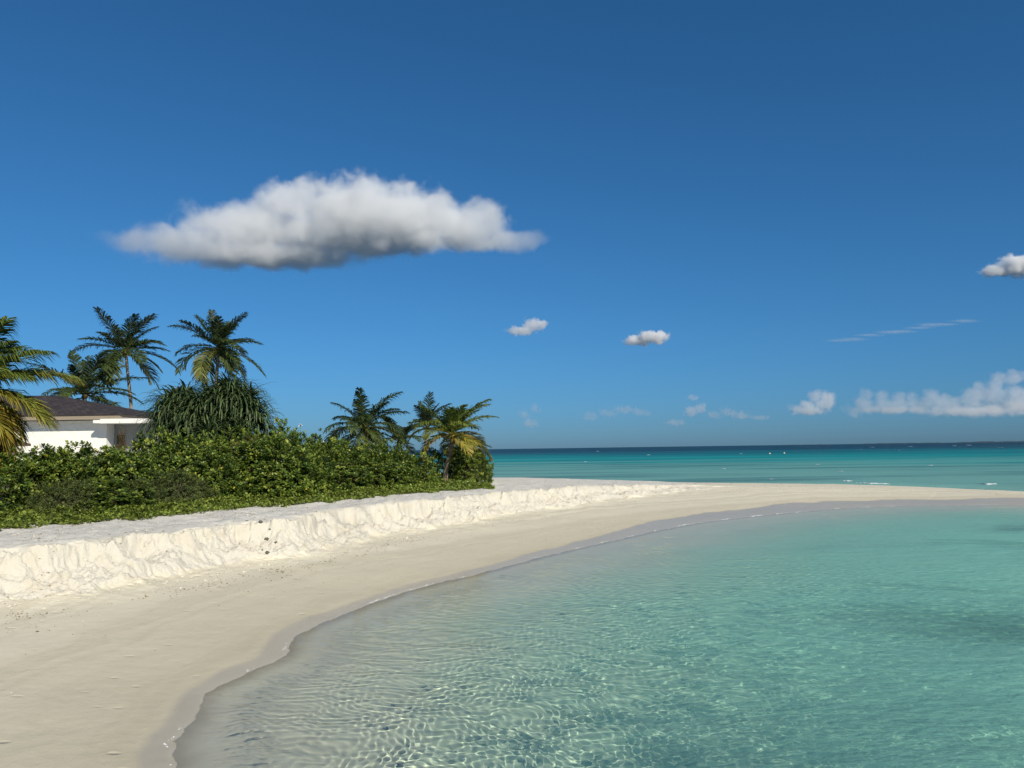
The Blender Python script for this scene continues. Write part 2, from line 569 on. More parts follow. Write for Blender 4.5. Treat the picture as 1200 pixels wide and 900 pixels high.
# the bottom falls away with distance from the shore, unevenly
lg = g.math('ADD', sd, g.math('MULTIPLY', g.math('SUBTRACT', nz, 0.5), 0.55))
seac = g.ramp(lg, [(0.0, (0.20, 0.40, 0.36)), (0.40, (0.15, 0.36, 0.33)), (0.58, (0.11, 0.325, 0.305)), (0.66, (0.010, 0.27, 0.275)),
                   (0.80, (0.005, 0.17, 0.20)), (0.88, (0.01, 0.07, 0.11)), (0.97, (0.008, 0.035, 0.07))])
seac = g.mix(g.math('MULTIPLY', g.maprange(nz2, 0.47, 0.62), 0.5), seac, (0.02, 0.10, 0.13, 1))
bayc = (0.27, 0.61, 0.51, 1)
bc = g.mix(openf, bayc, seac)
# ripples too small for the mesh
mpr = g.add('Mapping'); mpr.inputs['Scale'].default_value = (0.7, 1.25, 1); g.link(P, mpr.inputs['Vector'])
r1 = g.noise(mpr.outputs[0], 1.3, 6, 0.6, 0.4)
r2 = g.noise(mpr.outputs[0], 5.0, 4, 0.6, 0.6)
rh = g.math('ADD', r1, g.math('MULTIPLY', r2, 0.42))
bpn = g.bump(rh, 0.75, 0.25)
bpd = g.bump(rh, 0.30, 0.25)
dif = g.add('BsdfDiffuse'); g.link(bc, dif.inputs['Color']); g.link(bpd, dif.inputs['Normal'])
gl = g.add('BsdfGlossy'); gl.inputs['Roughness'].default_value = 0.12; g.link(bpn, gl.inputs['Normal'])
fr = g.add('Fresnel'); fr.inputs['IOR'].default_value = 1.33; g.link(bpn, fr.inputs['Normal'])
ff = g.math('MINIMUM', g.math('MULTIPLY', fr.outputs[0], 0.6), 0.16)
ms = g.add('MixShader'); g.link(ff, ms.inputs[0]); g.link(dif.outputs[0], ms.inputs[1]); g.link(gl.outputs[0], ms.inputs[2])
rf = g.add('BsdfRefraction'); rf.inputs['Roughness'].default_value = 0.0; rf.inputs['IOR'].default_value = 1.33
g.link(tint_c, rf.inputs['Color'])
gl2 = g.add('BsdfGlossy'); gl2.inputs['Roughness'].default_value = 0.03
fr2 = g.add('Fresnel'); fr2.inputs['IOR'].default_value = 1.33
tp = g.add('BsdfTransparent')
film = g.add('MixShader'); g.link(g.attr('film').outputs['Fac'], film.inputs[0]); g.link(rf.outputs[0], film.inputs[1]); g.link(tp.outputs[0], film.inputs[2])
glass = g.add('MixShader'); g.link(g.math('MULTIPLY', fr2.outputs[0], 0.45), glass.inputs[0]); g.link(film.outputs[0], glass.inputs[1]); g.link(gl2.outputs[0], glass.inputs[2])
mx = g.add('MixShader'); g.link(bodyf, mx.inputs[0]); g.link(glass.outputs[0], mx.inputs[1]); g.link(ms.outputs[0], mx.inputs[2])
water_mat = g.surf(mx.outputs[0])
seadist = np.clip(np.log(np.maximum(-dF, 4) / 4) / math.log(900 / 4), 0, 1)
FW = grid_faces(len(rad_w), len(ang_w), True)
keep = (zg[FW] < -0.012).all(axis=1)
FW = FW[keep]
used = np.unique(FW)
remap = np.full(len(xr), -1); remap[used] = np.arange(len(used))
wm = np_mesh('water', np.stack([xr, yr, wz], 1)[used], remap[FW], water_mat, True,
             dict(film=(0.0 * dep)[used], tint=tint[used], body=body[used], open=openw[used], seadist=seadist[used]))
water = tag(link('water', wm), kind='structure')
water.cycles.is_caustics_caster = True

# ------------------------------------------------------------------ clouds
def cloud(label, lobes, dist, dens=1.0, edge=0.35, amp=0.9, nscale=1.0, depth=0.75, fade=None, cat='cloud', group=None, name='cloud'):
    """lobes: ellipsoids (x, y, rx, ry) in photo pixels, set out round one point at the given distance"""
    m = dist / FPX
    cx = sum(l[0] for l in lobes) / len(lobes); cyy = sum(l[1] for l in lobes) / len(lobes)
    d = ray(cx, cyy)
    cen = Vector((0, 0, CAM_H)) + Vector(d) * dist
    rr = Vector(R_) ; uu = Vector(U_); ff = rr.cross(uu)
    els = []
    rs = random.Random(int(cx * 7 + cyy))
    for (x, y, rx, ry) in lobes:
        els.append((((x - cx) * m, rs.uniform(-0.25, 0.25) * rx * m, (cyy - y) * m), (rx * m, (rx * 0.5 + ry * 0.5) * depth * m, ry * m)))
    # closed hull of the inflated lobes
    vs, fs = [], []
    import bmesh
    bm = bmesh.new()
    for c, r in els:
        q = bmesh.ops.create_icosphere(bm, subdivisions=3, radius=1.0)
        k = 1.0 + 0.42 * amp
        for v in q['verts']: v.co = Vector((c[0] + v.co.x * r[0] * k, c[1] + v.co.y * r[1] * k, c[2] + v.co.z * r[2] * k))
    me0 = bpy.data.meshes.new(name); bm.to_mesh(me0); bm.free()
    o = link(name, me0)
    md = o.modifiers.new('r', 'REMESH'); md.mode = 'VOXEL'
    md.voxel_size = max(0.12 * min(e[1][2] for e in els), 0.02 * max(e[1][0] for e in els))
    dg = bpy.context.evaluated_depsgraph_get()
    me = bpy.data.meshes.new_from_object(o.evaluated_get(dg))
    o.modifiers.clear(); o.data = me
    o.location = cen
    bas = Matrix((rr, ff * -1, uu)).transposed().to_4x4()
    o.matrix_world = Matrix.Translation(cen) @ Matrix((tuple(rr), tuple(-ff), tuple(uu))).transposed().to_4x4()
    g = N('cloud_vapour')
    p = g.obj()
    f = None
    for c, r in els:
        mp = g.add('Mapping', vector_type='TEXTURE')
        mp.inputs['Location'].default_value = c
        mp.inputs['Scale'].default_value = r
        g.link(p, mp.inputs['Vector'])
        ln = g.add('VectorMath', operation='LENGTH'); g.link(mp.outputs[0], ln.inputs[0])
        v = g.math('SUBTRACT', 1.0, ln.outputs['Value'])
        f = v if f is None else g.math('SMOOTH_MAX', f, v, 0.25)
    size = max(e[1][2] for e in els)
    nz = g.noise(p, nscale * 1.1 / size, 7, 0.62, 0.3)
    f = g.math('ADD', f, g.math('MULTIPLY', g.math('SUBTRACT', nz, 0.52), amp * 2.2))
    f = g.maprange(f, 0.0, edge, 0, 1, True)
    if fade:
        sx = g.add('SeparateXYZ'); g.link(p, sx.inputs[0])
        x0 = min(e[0][0] - e[1][0] for e in els); x1 = max(e[0][0] + e[1][0] for e in els)
        f = g.math('MULTIPLY', f, g.maprange(sx.outputs[0], x0, x0 + fade[0] * (x1 - x0), 0.06, 1.0))
        f = g.math('MULTIPLY', f, g.maprange(sx.outputs[0], x1 - fade[1] * (x1 - x0), x1, 1.0, 0.12))
    sig = dens * 9.0 / size
    pv = g.add('VolumePrincipled')
    pv.inputs['Color'].default_value = (0.97, 0.975, 0.985, 1)
    pv.inputs['Anisotropy'].default_value = 0.15
    g.link(g.math('MULTIPLY', f, sig), pv.inputs['Density'])
    g.link(pv.outputs[0], g.out.inputs['Volume'])
    g.m.cycles.volume_step_rate = 0.5
    me.materials.clear(); me.materials.append(g.m)
    tag(o, label, cat, group)
    return o


cloud('big white cumulus cloud drifting over the tall palms', [(205, 286, 82, 22), (155, 284, 34, 14), (290, 268, 95, 38), (345, 238, 58, 30), (425, 250, 98, 46),
      (485, 262, 90, 38), (548, 264, 64, 32), (600, 281, 46, 15), (140, 282, 34, 15), (622, 281, 34, 11), (300, 296, 150, 17), (385, 272, 80, 26), (420, 282, 110, 16)], 2500, dens=0.42, nscale=1.4, edge=0.5, amp=0.9, fade=(0.42, 0.22))
cloud('small puff of cloud below the big cloud, over the shrubs and palms', [(610, 388, 20, 7), (624, 381, 16, 10), (634, 380, 9, 7)], 4000, dens=0.22, amp=1.0, edge=0.6)
cloud('small flat white cloud alone in mid sky over the sea', [(748, 399, 18, 7), (758, 394, 14, 8), (770, 395, 16, 9)], 4000, dens=0.4, amp=0.9, edge=0.5)
cloud('white cloud cut off by the right edge of the sky', [(1168, 318, 22, 8), (1190, 311, 26, 14), (1220, 316, 36, 14)], 3500, dens=0.5, amp=0.8, edge=0.5)
GB = 'low clouds lined up above the horizon'
HZ = dict(group=GB, amp=1.1, edge=0.7)
cloud('rounded cumulus standing alone left of the long cloud bank over the horizon', [(934, 480, 14, 8), (944, 474, 12, 9), (956, 465, 13, 11), (968, 464, 12, 9), (965, 474, 16, 9), (950, 481, 24, 7)], 9000, dens=0.13, nscale=0.8, **HZ)
cloud('faint double puff over the horizon beside the bright young palm', [(614, 485, 9, 7), (627, 478, 8, 8), (622, 496, 13, 7)], 9000, dens=0.045, **HZ)
cloud('faint flat wisp of cloud low over the middle of the sea horizon', [(692, 488, 12, 8), (712, 484, 14, 7), (732, 480, 17, 7), (752, 483, 14, 6)], 9000, dens=0.030, **HZ)
cloud('pair of tiny clouds stacked over the sandspit, low in the sky', [(813, 466, 9, 5), (810, 482, 12, 7), (820, 479, 9, 8)], 9000, dens=0.085, **HZ)
cloud('thin ragged cloud between the tiny stacked pair and the rounded cumulus', [(838, 486, 12, 6), (852, 482, 12, 7), (870, 487, 16, 6), (892, 489, 12, 4), (790, 495, 16, 5)], 9000, dens=0.035, **HZ)
rb = random.Random(4)
bank = []
for x in range(1004, 1226, 13):
    yt = float(np.interp(x, [1004, 1022, 1040, 1060, 1085, 1100, 1115, 1140, 1165, 1190, 1225], [474, 449, 466, 456, 464, 452, 468, 449, 436, 433, 436]))
    rr_ = rb.uniform(8, 13)
    bank.append((x + rb.uniform(-4, 4), yt + rr_ * 0.8, rr_ * 1.25, rr_))
    if yt < 462: bank.append((x + rb.uniform(-5, 5), (yt + 480) / 2 + 4, rr_ * 1.8, rr_ * 1.1))
bank += [(1045, 480, 60, 7), (1130, 481, 70, 8), (1200, 476, 60, 12)]
cloud('long lumpy cloud bank low over the right of the horizon', bank, 9000, dens=0.07, nscale=0.9, **HZ)
cloud('thin slanting streak of high cirrus above the long cloud bank', [(985 + 18 * i, 399 - 2.9 * i + 1.2 * math.sin(i * 1.9), 24, 2.0 + 0.9 * math.sin(i * 1.3) ** 2) for i in range(9)], 9000, dens=0.010, amp=0.9, edge=0.9, name='cirrus_cloud')

# ------------------------------------------------------------------ plant materials
def leaf_material(name, stops, rough=0.42, trans=0.25, spec=0.4):
    g = N(name)
    t = g.attr('tint').outputs['Fac']
    c = g.ramp(t, stops)
    n = g.noise(g.obj(), 1.4, 3, 0.6)
    hsv = g.add('HueSaturation'); g.link(c, hsv.inputs['Color'])
    g.link(g.maprange(n, 0.3, 0.7, 0.72, 1.25), hsv.inputs['Value'])
    c = hsv.outputs[0]
    p = g.pbr(c, rough, spec)
    tr = g.add('BsdfTranslucent'); g.link(c, tr.inputs['Color'])
    mx = g.add('MixShader'); mx.inputs[0].default_value = trans
    g.link(p, mx.inputs[1]); g.link(tr.outputs[0], mx.inputs[2])
    return g.surf(mx.outputs[0])


def bark_material(name, c1, c2, ring=0.0):
    g = N(name)
    p = g.obj()
    n = g.noise(p, 5.0, 6, 0.65)
    c = g.mix(g.maprange(n, 0.35, 0.65), (*c1, 1), (*c2, 1))
    h = n
    if ring:
        sx = g.add('SeparateXYZ'); g.link(p, sx.inputs[0])
        wv = g.math('FRACT', g.math('ADD', g.math('MULTIPLY', sx.outputs[2], ring), g.math('MULTIPLY', n, 0.5)))
        c = g.mix(g.math('MULTIPLY', g.maprange(wv, 0.75, 0.95), 0.6), c, (0.06, 0.05, 0.04, 1))
        h = g.math('ADD', n, wv)
    return g.surf(g.pbr(c, 0.9, 0.15, g.bump(h, 0.8, 0.03)))


M_PALM = leaf_material('palm_leaf_green', [(0, (0.022, 0.036, 0.012)), (0.4, (0.042, 0.066, 0.017)), (0.7, (0.095, 0.12, 0.028)), (0.93, (0.15, 0.15, 0.03)), (1, (0.30, 0.21, 0.08))], 0.45, 0.18, 0.35)
M_PALMY = leaf_material('palm_leaf_yellow_green', [(0, (0.07, 0.11, 0.02)), (0.45, (0.16, 0.20, 0.034)), (0.7, (0.29, 0.26, 0.045)), (0.88, (0.42, 0.27, 0.04)), (1, (0.45, 0.30, 0.13))], 0.42, 0.3, 0.35)
M_NAUP = leaf_material('broad_shrub_leaf', [(0, (0.024, 0.045, 0.008)), (0.4, (0.085, 0.135, 0.019)), (0.75, (0.20, 0.265, 0.042)), (0.95, (0.32, 0.34, 0.06)), (1, (0.50, 0.42, 0.05))], 0.42, 0.22, 0.35)
M_FINE = leaf_material('fine_shrub_leaf', [(0, (0.042, 0.06, 0.018)), (0.6, (0.105, 0.135, 0.04)), (1, (0.19, 0.20, 0.07))], 0.6, 0.2, 0.2)
M_DRY = leaf_material('dry_brown_leaf', [(0, (0.07, 0.05, 0.02)), (0.6, (0.16, 0.11, 0.04)), (1, (0.24, 0.17, 0.07))], 0.7, 0.2, 0.15)
M_PAND = leaf_material('screw_pine_leaf', [(0, (0.022, 0.040, 0.014)), (0.6, (0.075, 0.115, 0.042)), (0.92, (0.14, 0.19, 0.08)), (1, (0.20, 0.18, 0.06))], 0.45, 0.18, 0.3)
M_CREEP = leaf_material('creeper_leaf', [(0, (0.06, 0.095, 0.018)), (0.6, (0.20, 0.26, 0.04)), (1, (0.36, 0.40, 0.08))], 0.45, 0.25, 0.4)
M_TRUNK = bark_material('palm_bark', (0.20, 0.17, 0.14), (0.32, 0.28, 0.23), 5.5)
M_TRUNKD = bark_material('young_palm_bark', (0.11, 0.085, 0.06), (0.24, 0.19, 0.13), 4.0)
M_WOOD = bark_material('shrub_wood', (0.06, 0.05, 0.035), (0.14, 0.11, 0.08))


def nrm(v): return v / np.maximum(np.linalg.norm(v, axis=-1, keepdims=True), 1e-9)


def tube_np(pts, rads, n=8):
    pts = np.asarray(pts, dtype=float)
    m = len(pts)
    tg = nrm(np.gradient(pts, axis=0))
    ref = np.array([0.31, 0.95, 0.05])
    s = nrm(np.cross(tg, ref)); b = np.cross(tg, s)
    a = np.linspace(0, 2 * np.pi, n, endpoint=False)
    V = pts[:, None, :] + np.asarray(rads)[:, None, None] * (np.cos(a)[None, :, None] * s[:, None, :] + np.sin(a)[None, :, None] * b[:, None, :])
    V = V.reshape(-1, 3)
    i = np.arange(m - 1)[:, None]; j = np.arange(n)[None, :]
    f = np.stack([i * n + j, i * n + (j + 1) % n, (i + 1) * n + (j + 1) % n, (i + 1) * n + j], -1).reshape(-1, 4)
    V = np.vstack([V, pts[0], pts[-1]])
    j = np.arange(n)
    t = np.vstack([np.stack([np.full(n, m * n), (j + 1) % n, j], 1), np.stack([np.full(n, m * n + 1), (m - 1) * n + j, (m - 1) * n + (j + 1) % n], 1)])
    return V, f, t


def frond(rs, L, az, e0, droop, leaf=0.75, wid=0.045, nl=46, wind=(0.25, 0.0), tint=0.4, mat=None, ragged=0.15, hang=0.5):
    """one pinnate palm leaf as a mesh with its foot at the origin"""
    n = 26
    s = np.linspace(0, 1, n)
    e = e0 - droop * (0.25 * s + 0.75 * s ** 1.8)
    d = np.stack([math.cos(az) * np.cos(e), math.sin(az) * np.cos(e), np.sin(e)], 1)
    d = d + np.array([wind[0], wind[1], 0]) * (s ** 1.3)[:, None]
    d = nrm(d)
    P = np.concatenate([[np.zeros(3)], np.cumsum(d[:-1] * L / (n - 1), axis=0)])
    Vs, Qs, Ts, tn = [], [], [], []
    V, q, t = tube_np(P, np.linspace(0.034, 0.006, n) * (L / 3.5) ** 0.5, 5)
    Vs.append(V); Qs.append(q); Ts.append(t); tn.append(np.full(len(V), min(tint + 0.25, 0.93)))
    off = len(V)
    u = np.linspace(0.13, 1.0, nl)
    Pi = np.stack([np.interp(u, s, P[:, k]) for k in range(3)], 1)
    di = nrm(np.stack([np.interp(u, s, d[:, k]) for k in range(3)], 1))
    side = nrm(np.cross(di, np.array([0, 0, 1.0])) + 1e-6 * np.array([math.sin(az), -math.cos(az), 0]))
    nor = np.cross(side, di)
    prof = leaf * np.clip(np.minimum(0.45 + 1.9 * (u - 0.1), 1.0) * (1 - 0.62 * np.clip((u - 0.55) / 0.45, 0, 1) ** 1.5), 0.1, 1)
    for sg in (-1, 1):
        k = nl
        ln = prof * rs.uniform(0.85, 1.12, k)
        fw = np.radians(22 + 34 * u) + rs.normal(0, 0.10, k)
        up = rs.normal(0.30, 0.12, k) * (1 - 0.4 * u)
        d0 = nrm(side * (sg * np.cos(fw))[:, None] + di * np.sin(fw)[:, None] + nor * up[:, None])
        g = hang * rs.uniform(0.6, 1.4, k)
        down = np.array([wind[0] * 0.8, wind[1] * 0.8, -1.0])
        d1 = nrm(d0 * 0.9 + down * (g * 0.45)[:, None])
        d2 = nrm(d0 * 0.55 + down * (g * 1.1)[:, None])
        wv = nrm(np.cross(d0, nor + rs.normal(0, 0.35, (k, 3))))
        w0 = wid * rs.uniform(0.8, 1.15, k)[:, None]
        a = Pi
        b = a + d0 * (ln * 0.38)[:, None]
        c = b + d1 * (ln * 0.34)[:, None]
        tip = c + d2 * (ln * 0.30)[:, None]
        V = np.stack([a - wv * w0 * 0.25, a + wv * w0 * 0.25, b - wv * w0 * 0.5, b + wv * w0 * 0.5, c - wv * w0 * 0.4, c + wv * w0 * 0.4, tip], 1)
        keep = rs.rand(k) > ragged * (0.3 + 0.9 * (u > 0.8))
        V = V[keep]; kk = len(V)
        base = off + np.arange(kk)[:, None] * 7
        Qs.append(np.concatenate([base + np.array([[0, 1, 3, 2]]), base + np.array([[2, 3, 5, 4]])]))
        Ts.append(base + np.array([[4, 5, 6]]))
        tl = np.clip(tint + rs.normal(0, 0.07, kk), 0, 1)
        tt = np.repeat(tl[:, None], 7, 1); tt[:, 4:] += 0.05; tt[:, 6] += 0.12
        Vs.append(V.reshape(-1, 3)); tn.append(np.clip(tt.ravel(), 0, 1))
        off += kk * 7
    return np_mesh('frond', np.vstack(Vs), [np.vstack(Qs), np.vstack(Ts)], mat, True, dict(tint=np.concatenate(tn)))


def palm(label, base, crown, nfr, L, seed, mat, trunk_r=0.14, spread=(1.45, -0.75), droop=(0.5, 1.5), leaf=0.8, wid=0.05, nl=46, wind=(0.3, 0.05),
         tint=(0.15, 0.75), nuts=0, bark=None, specs=None, hang=0.55, bow=0.3, cat='palm tree', group=None, stumps=0):
    rs = np.random.RandomState(seed)
    root = tag(empty('palm_tree', base), label, cat, group)
    base = np.asarray(base, dtype=float); crown = np.asarray(crown, dtype=float)
    rel = crown - base
    t = np.linspace(0, 1, 22)
    pts = rel[None, :] * t[:, None]
    pts[:, 0] += bow * np.sin(t * np.pi) * np.sign(-rel[0] if abs(rel[0]) > 1e-3 else 1) * 0.5
    pts[:, 0] += 0.04 * np.sin(t * 9 + seed)
    rad = trunk_r * (1.0 + 0.55 * np.exp(-t * 9) - 0.28 * t) * (1 + 0.05 * np.sin(np.arange(22) * 2.4))
    V, q, tr = tube_np(pts, rad, 10)
    link('trunk', np_mesh('trunk', V, [q, tr], bark or M_TRUNK), root)
    top = pts[-1]
    # the fibrous swelling under the leaves
    tt = np.linspace(0, 1, 6)
    V, q, tr = tube_np(top + np.array([0, 0, 1.0]) * (tt[:, None] * 0.55 - 0.25), trunk_r * np.array([0.75, 1.25, 1.5, 1.3, 0.9, 0.3]), 9)
    link('crown_shaft', np_mesh('crown_shaft', V, [q, tr], M_DRY, True, dict(tint=rs.rand(len(V)))), root)
    if specs is None:
        specs = []
        for i in range(nfr):
            a = (i + 0.5) / nfr
            e0 = spread[0] + (spread[1] - spread[0]) * a ** 1.05 + rs.normal(0, 0.15)
            az = i * 2.39996 + rs.normal(0, 0.35)
            specs.append((az, e0, L * rs.uniform(0.76, 1.12) * (0.82 if a < 0.12 else 1), droop[0] + (droop[1] - droop[0]) * min(a * 1.3, 1) * rs.uniform(0.75, 1.15), tint[0] + (tint[1] - tint[0]) * a ** 1.4 + rs.normal(0, 0.06)))
    for az, e0, l, dr, tn in specs:
        me = frond(rs, l, az, e0, dr, leaf * l / L, wid, nl, wind, float(np.clip(tn, 0, 1)), mat, 0.12, hang)
        o = link('frond', me, root, top + np.array([math.cos(az) * 0.06, math.sin(az) * 0.06, 0.12]))
    for i in range(nuts):
        a = i * 2.4
        n = 10
        th = np.linspace(0, np.pi, n)
        c = top + np.array([math.cos(a) * 0.24, math.sin(a) * 0.24, -0.12 - 0.10 * (i % 3)])
        pv = c + np.stack([0 * th, 0 * th, -0.15 * np.cos(th)], 1)
        V, q, tr = tube_np(pv, 0.105 * np.sin(th) + 0.003, 10)
        link('coconut', np_mesh('coconut', V, [q, tr], M_PALMY, True, dict(tint=np.full(len(V), 0.55))), root)
    return root


def gz(x, y): return float(terrain(np.array([x]), np.array([y]))[0])


def stand(px, Y):
    """ground point below photo column px at depth Y"""
    p = aty(px, 520, Y)
    return np.array([p[0], Y, gz(p[0], Y) - 0.05])


# ------------------------------------------------------------------ palms
palm('tall coconut palm with a long bare pale trunk standing beside the white house', stand(156, 60), aty(148, 413, 60), 26, 3.8, 3, M_PALM, 0.15, nuts=5, spread=(1.2, -0.6), droop=(0.3, 1.2), leaf=1.1, wid=0.075, nl=54, tint=(0.1, 0.7), hang=0.55, wind=(0.4, 0.05))
palm('tall coconut palm rising behind the screw pine with a round full crown', stand(250, 60), aty(256, 409, 60), 34, 3.7, 4, M_PALM, 0.17, nuts=6, spread=(1.2, -1.0), droop=(0.3, 1.2), leaf=1.05, wid=0.075, nl=54, tint=(0.1, 0.8), bow=0.0, hang=0.55, wind=(0.35, 0.05))
palm('dark coconut palm showing only its crown behind the house roof', stand(106, 57), aty(100, 464, 57), 23, 4.1, 9, M_PALM, 0.15, spread=(1.2, -0.4), droop=(0.3, 1.2), leaf=1.05, wid=0.075, nl=54, tint=(0.08, 0.6), hang=0.7)
palm('dark bushy palm with drooping fronds in the middle of the shrub hedge', stand(428, 52), aty(428, 503, 52), 27, 3.2, 15, M_PALM, 0.15, spread=(1.2, -0.6), droop=(0.5, 1.5), leaf=0.95, wid=0.07, nl=52, tint=(0.12, 0.75), hang=0.9)
palm('slim dark palm whose upright frond tips show behind the bright young palm', stand(499, 58), aty(501, 503, 58), 14, 2.5, 22, M_PALM, 0.12, spread=(1.5, 0.1), droop=(0.3, 1.1), leaf=0.7, wid=0.06, tint=(0.05, 0.4))
palm('low dark palm peeping over the shrubs left of the bright young palm', stand(470, 54), aty(468, 519, 54), 12, 2.2, 26, M_PALM, 0.12, spread=(1.2, 0.0), droop=(0.5, 1.3), leaf=0.7, wid=0.06, tint=(0.05, 0.4))
palm('low palm half hidden behind the hedge end, one frond sticking out over the sea', stand(538, 55), aty(540, 531, 55), 9, 2.3, 28, M_PALM, 0.10, spread=(0.8, 0.1), droop=(0.5, 1.2), leaf=0.6, wid=0.06, tint=(0.05, 0.5))
pb = onz(521, 568, 1.42)
palm('bright yellow green young palm with leaning trunk at the seaward end of the hedge', (pb[0], pb[1], gz(pb[0], pb[1]) - 0.05), aty(531, 511, pb[1]), 26, 2.7, 33, M_PALMY, 0.15, bark=M_TRUNKD,
     spread=(1.2, -0.25), droop=(0.4, 1.3), leaf=0.85, wid=0.07, nl=50, tint=(0.1, 0.8), bow=0.1, wind=(0.3, 0.1), hang=0.6)
palm('yellowing coconut palm leaning in at the left edge in front of the house', stand(-80, 28), aty(-44, 461, 28), 46, 3.35, 41, M_PALMY, 0.17, spread=(1.2, -1.0), droop=(0.5, 1.5), leaf=1.5, wid=0.055,
     nl=90, tint=(0.15, 0.95), wind=(0.3, 0.1), hang=0.9, bow=0.0)

# ------------------------------------------------------------------ screw pine
def strap_head(rs, k, L, wid, up=1.1):
    az = np.arange(k) * 2.39996 + rs.normal(0, 0.2, k)
    e0 = np.linspace(1.35, -0.4, k) + rs.normal(0, 0.12, k)
    ln = L * rs.uniform(0.75, 1.1, k)
    m = 7
    s = np.linspace(0, 1, m)
    e = e0[:, None] - (rs.uniform(1.5, 3.0, k)[:, None]) * (s[None, :] ** 1.5)
    e = np.maximum(e, -1.5)
    d = np.stack([np.cos(az)[:, None] * np.cos(e), np.sin(az)[:, None] * np.cos(e), np.sin(e)], -1)
    P = np.concatenate([np.zeros((k, 1, 3)), np.cumsum(d[:, :-1] * (ln / (m - 1))[:, None, None], axis=1)], 1)
    side = np.stack([-np.sin(az), np.cos(az), 0 * az], 1)[:, None, :]
    nor = np.cross(side, d)
    w = wid * np.array([0.8, 1.0, 1.0, 0.9, 0.75, 0.5, 0.05])[None, :, None] * rs.uniform(0.8, 1.2, k)[:, None, None]
    Lf = P - side * w * 0.5 + nor * w * 0.18; Rt = P + side * w * 0.5 + nor * w * 0.18
    V = np.stack([Lf, P, Rt], 2).reshape(k, -1, 3)
    f = []
    for i in range(m - 1):
        f += [[3 * i, 3 * i + 1, 3 * i + 4, 3 * i + 3], [3 * i + 1, 3 * i + 2, 3 * i + 5, 3 * i + 4]]
    F = (np.arange(k)[:, None, None] * (3 * m) + np.array(f)[None]).reshape(-1, 4)
    tn = np.repeat(np.clip(rs.beta(2, 2.4, k), 0, 1), 3 * m)
    return V.reshape(-1, 3), F, tn


def screw_pine(label, lobes, Y, seed):
    rs = np.random.RandomState(seed)
    c = aty(np.mean([l[0] for l in lobes]), 520, Y)
    base = np.array([c[0], Y, gz(c[0], Y)])
    root = tag(empty('screw_pine', base), label, 'screw pine')
    st = []
    for (px, py, rx, ry, n) in lobes:
        for i in range(n):
            th = rs.uniform(0, 2 * np.pi); r = math.sqrt(rs.uniform(0, 1))
            ph = rs.uniform(-1, 1)
            x = px + rx * r * math.cos(th); h = math.sqrt(max(0, 1 - r * r))
            yy = py - ry * h * rs.uniform(0.55, 1.0)
            p = aty(x, yy, Y + rx * 0.04 * r * math.sin(th) * 0.9) - base
            V, F, tn = strap_head(rs, 44, rs.uniform(1.25, 1.75), 0.085)
            link('leaf_head', np_mesh('leaf_head', V, F, M_PAND, True, dict(tint=tn)), root, p)
            st.append(p)
    Vs, Qs, Ts, off = [], [], [], 0
    for p in st:
        t = np.linspace(0, 1, 8)[:, None]
        mid = np.array([p[0] * 0.3, p[1] * 0.3, p[2] * 0.55])
        pt = (1 - t) ** 2 * np.array([p[0] * 0.15, p[1] * 0.15, -0.1]) + 2 * t * (1 - t) * mid + t * t * p
        V, q, tr = tube_np(pt, np.linspace(0.09, 0.04, 8), 6)
        Vs.append(V); Qs.append(q + off); Ts.append(tr + off); off += len(V)
    link('branches', np_mesh('branches', np.vstack(Vs), [np.vstack(Qs), np.vstack(Ts)], M_WOOD), root)
    return root


screw_pine('broad two humped screw pine with long drooping strap leaves beside the white house', [(217, 507, 30, 48, 26), (274, 507, 30, 54, 26), (246, 515, 50, 34, 24), (247, 506, 34, 44, 16)], 37, 5)


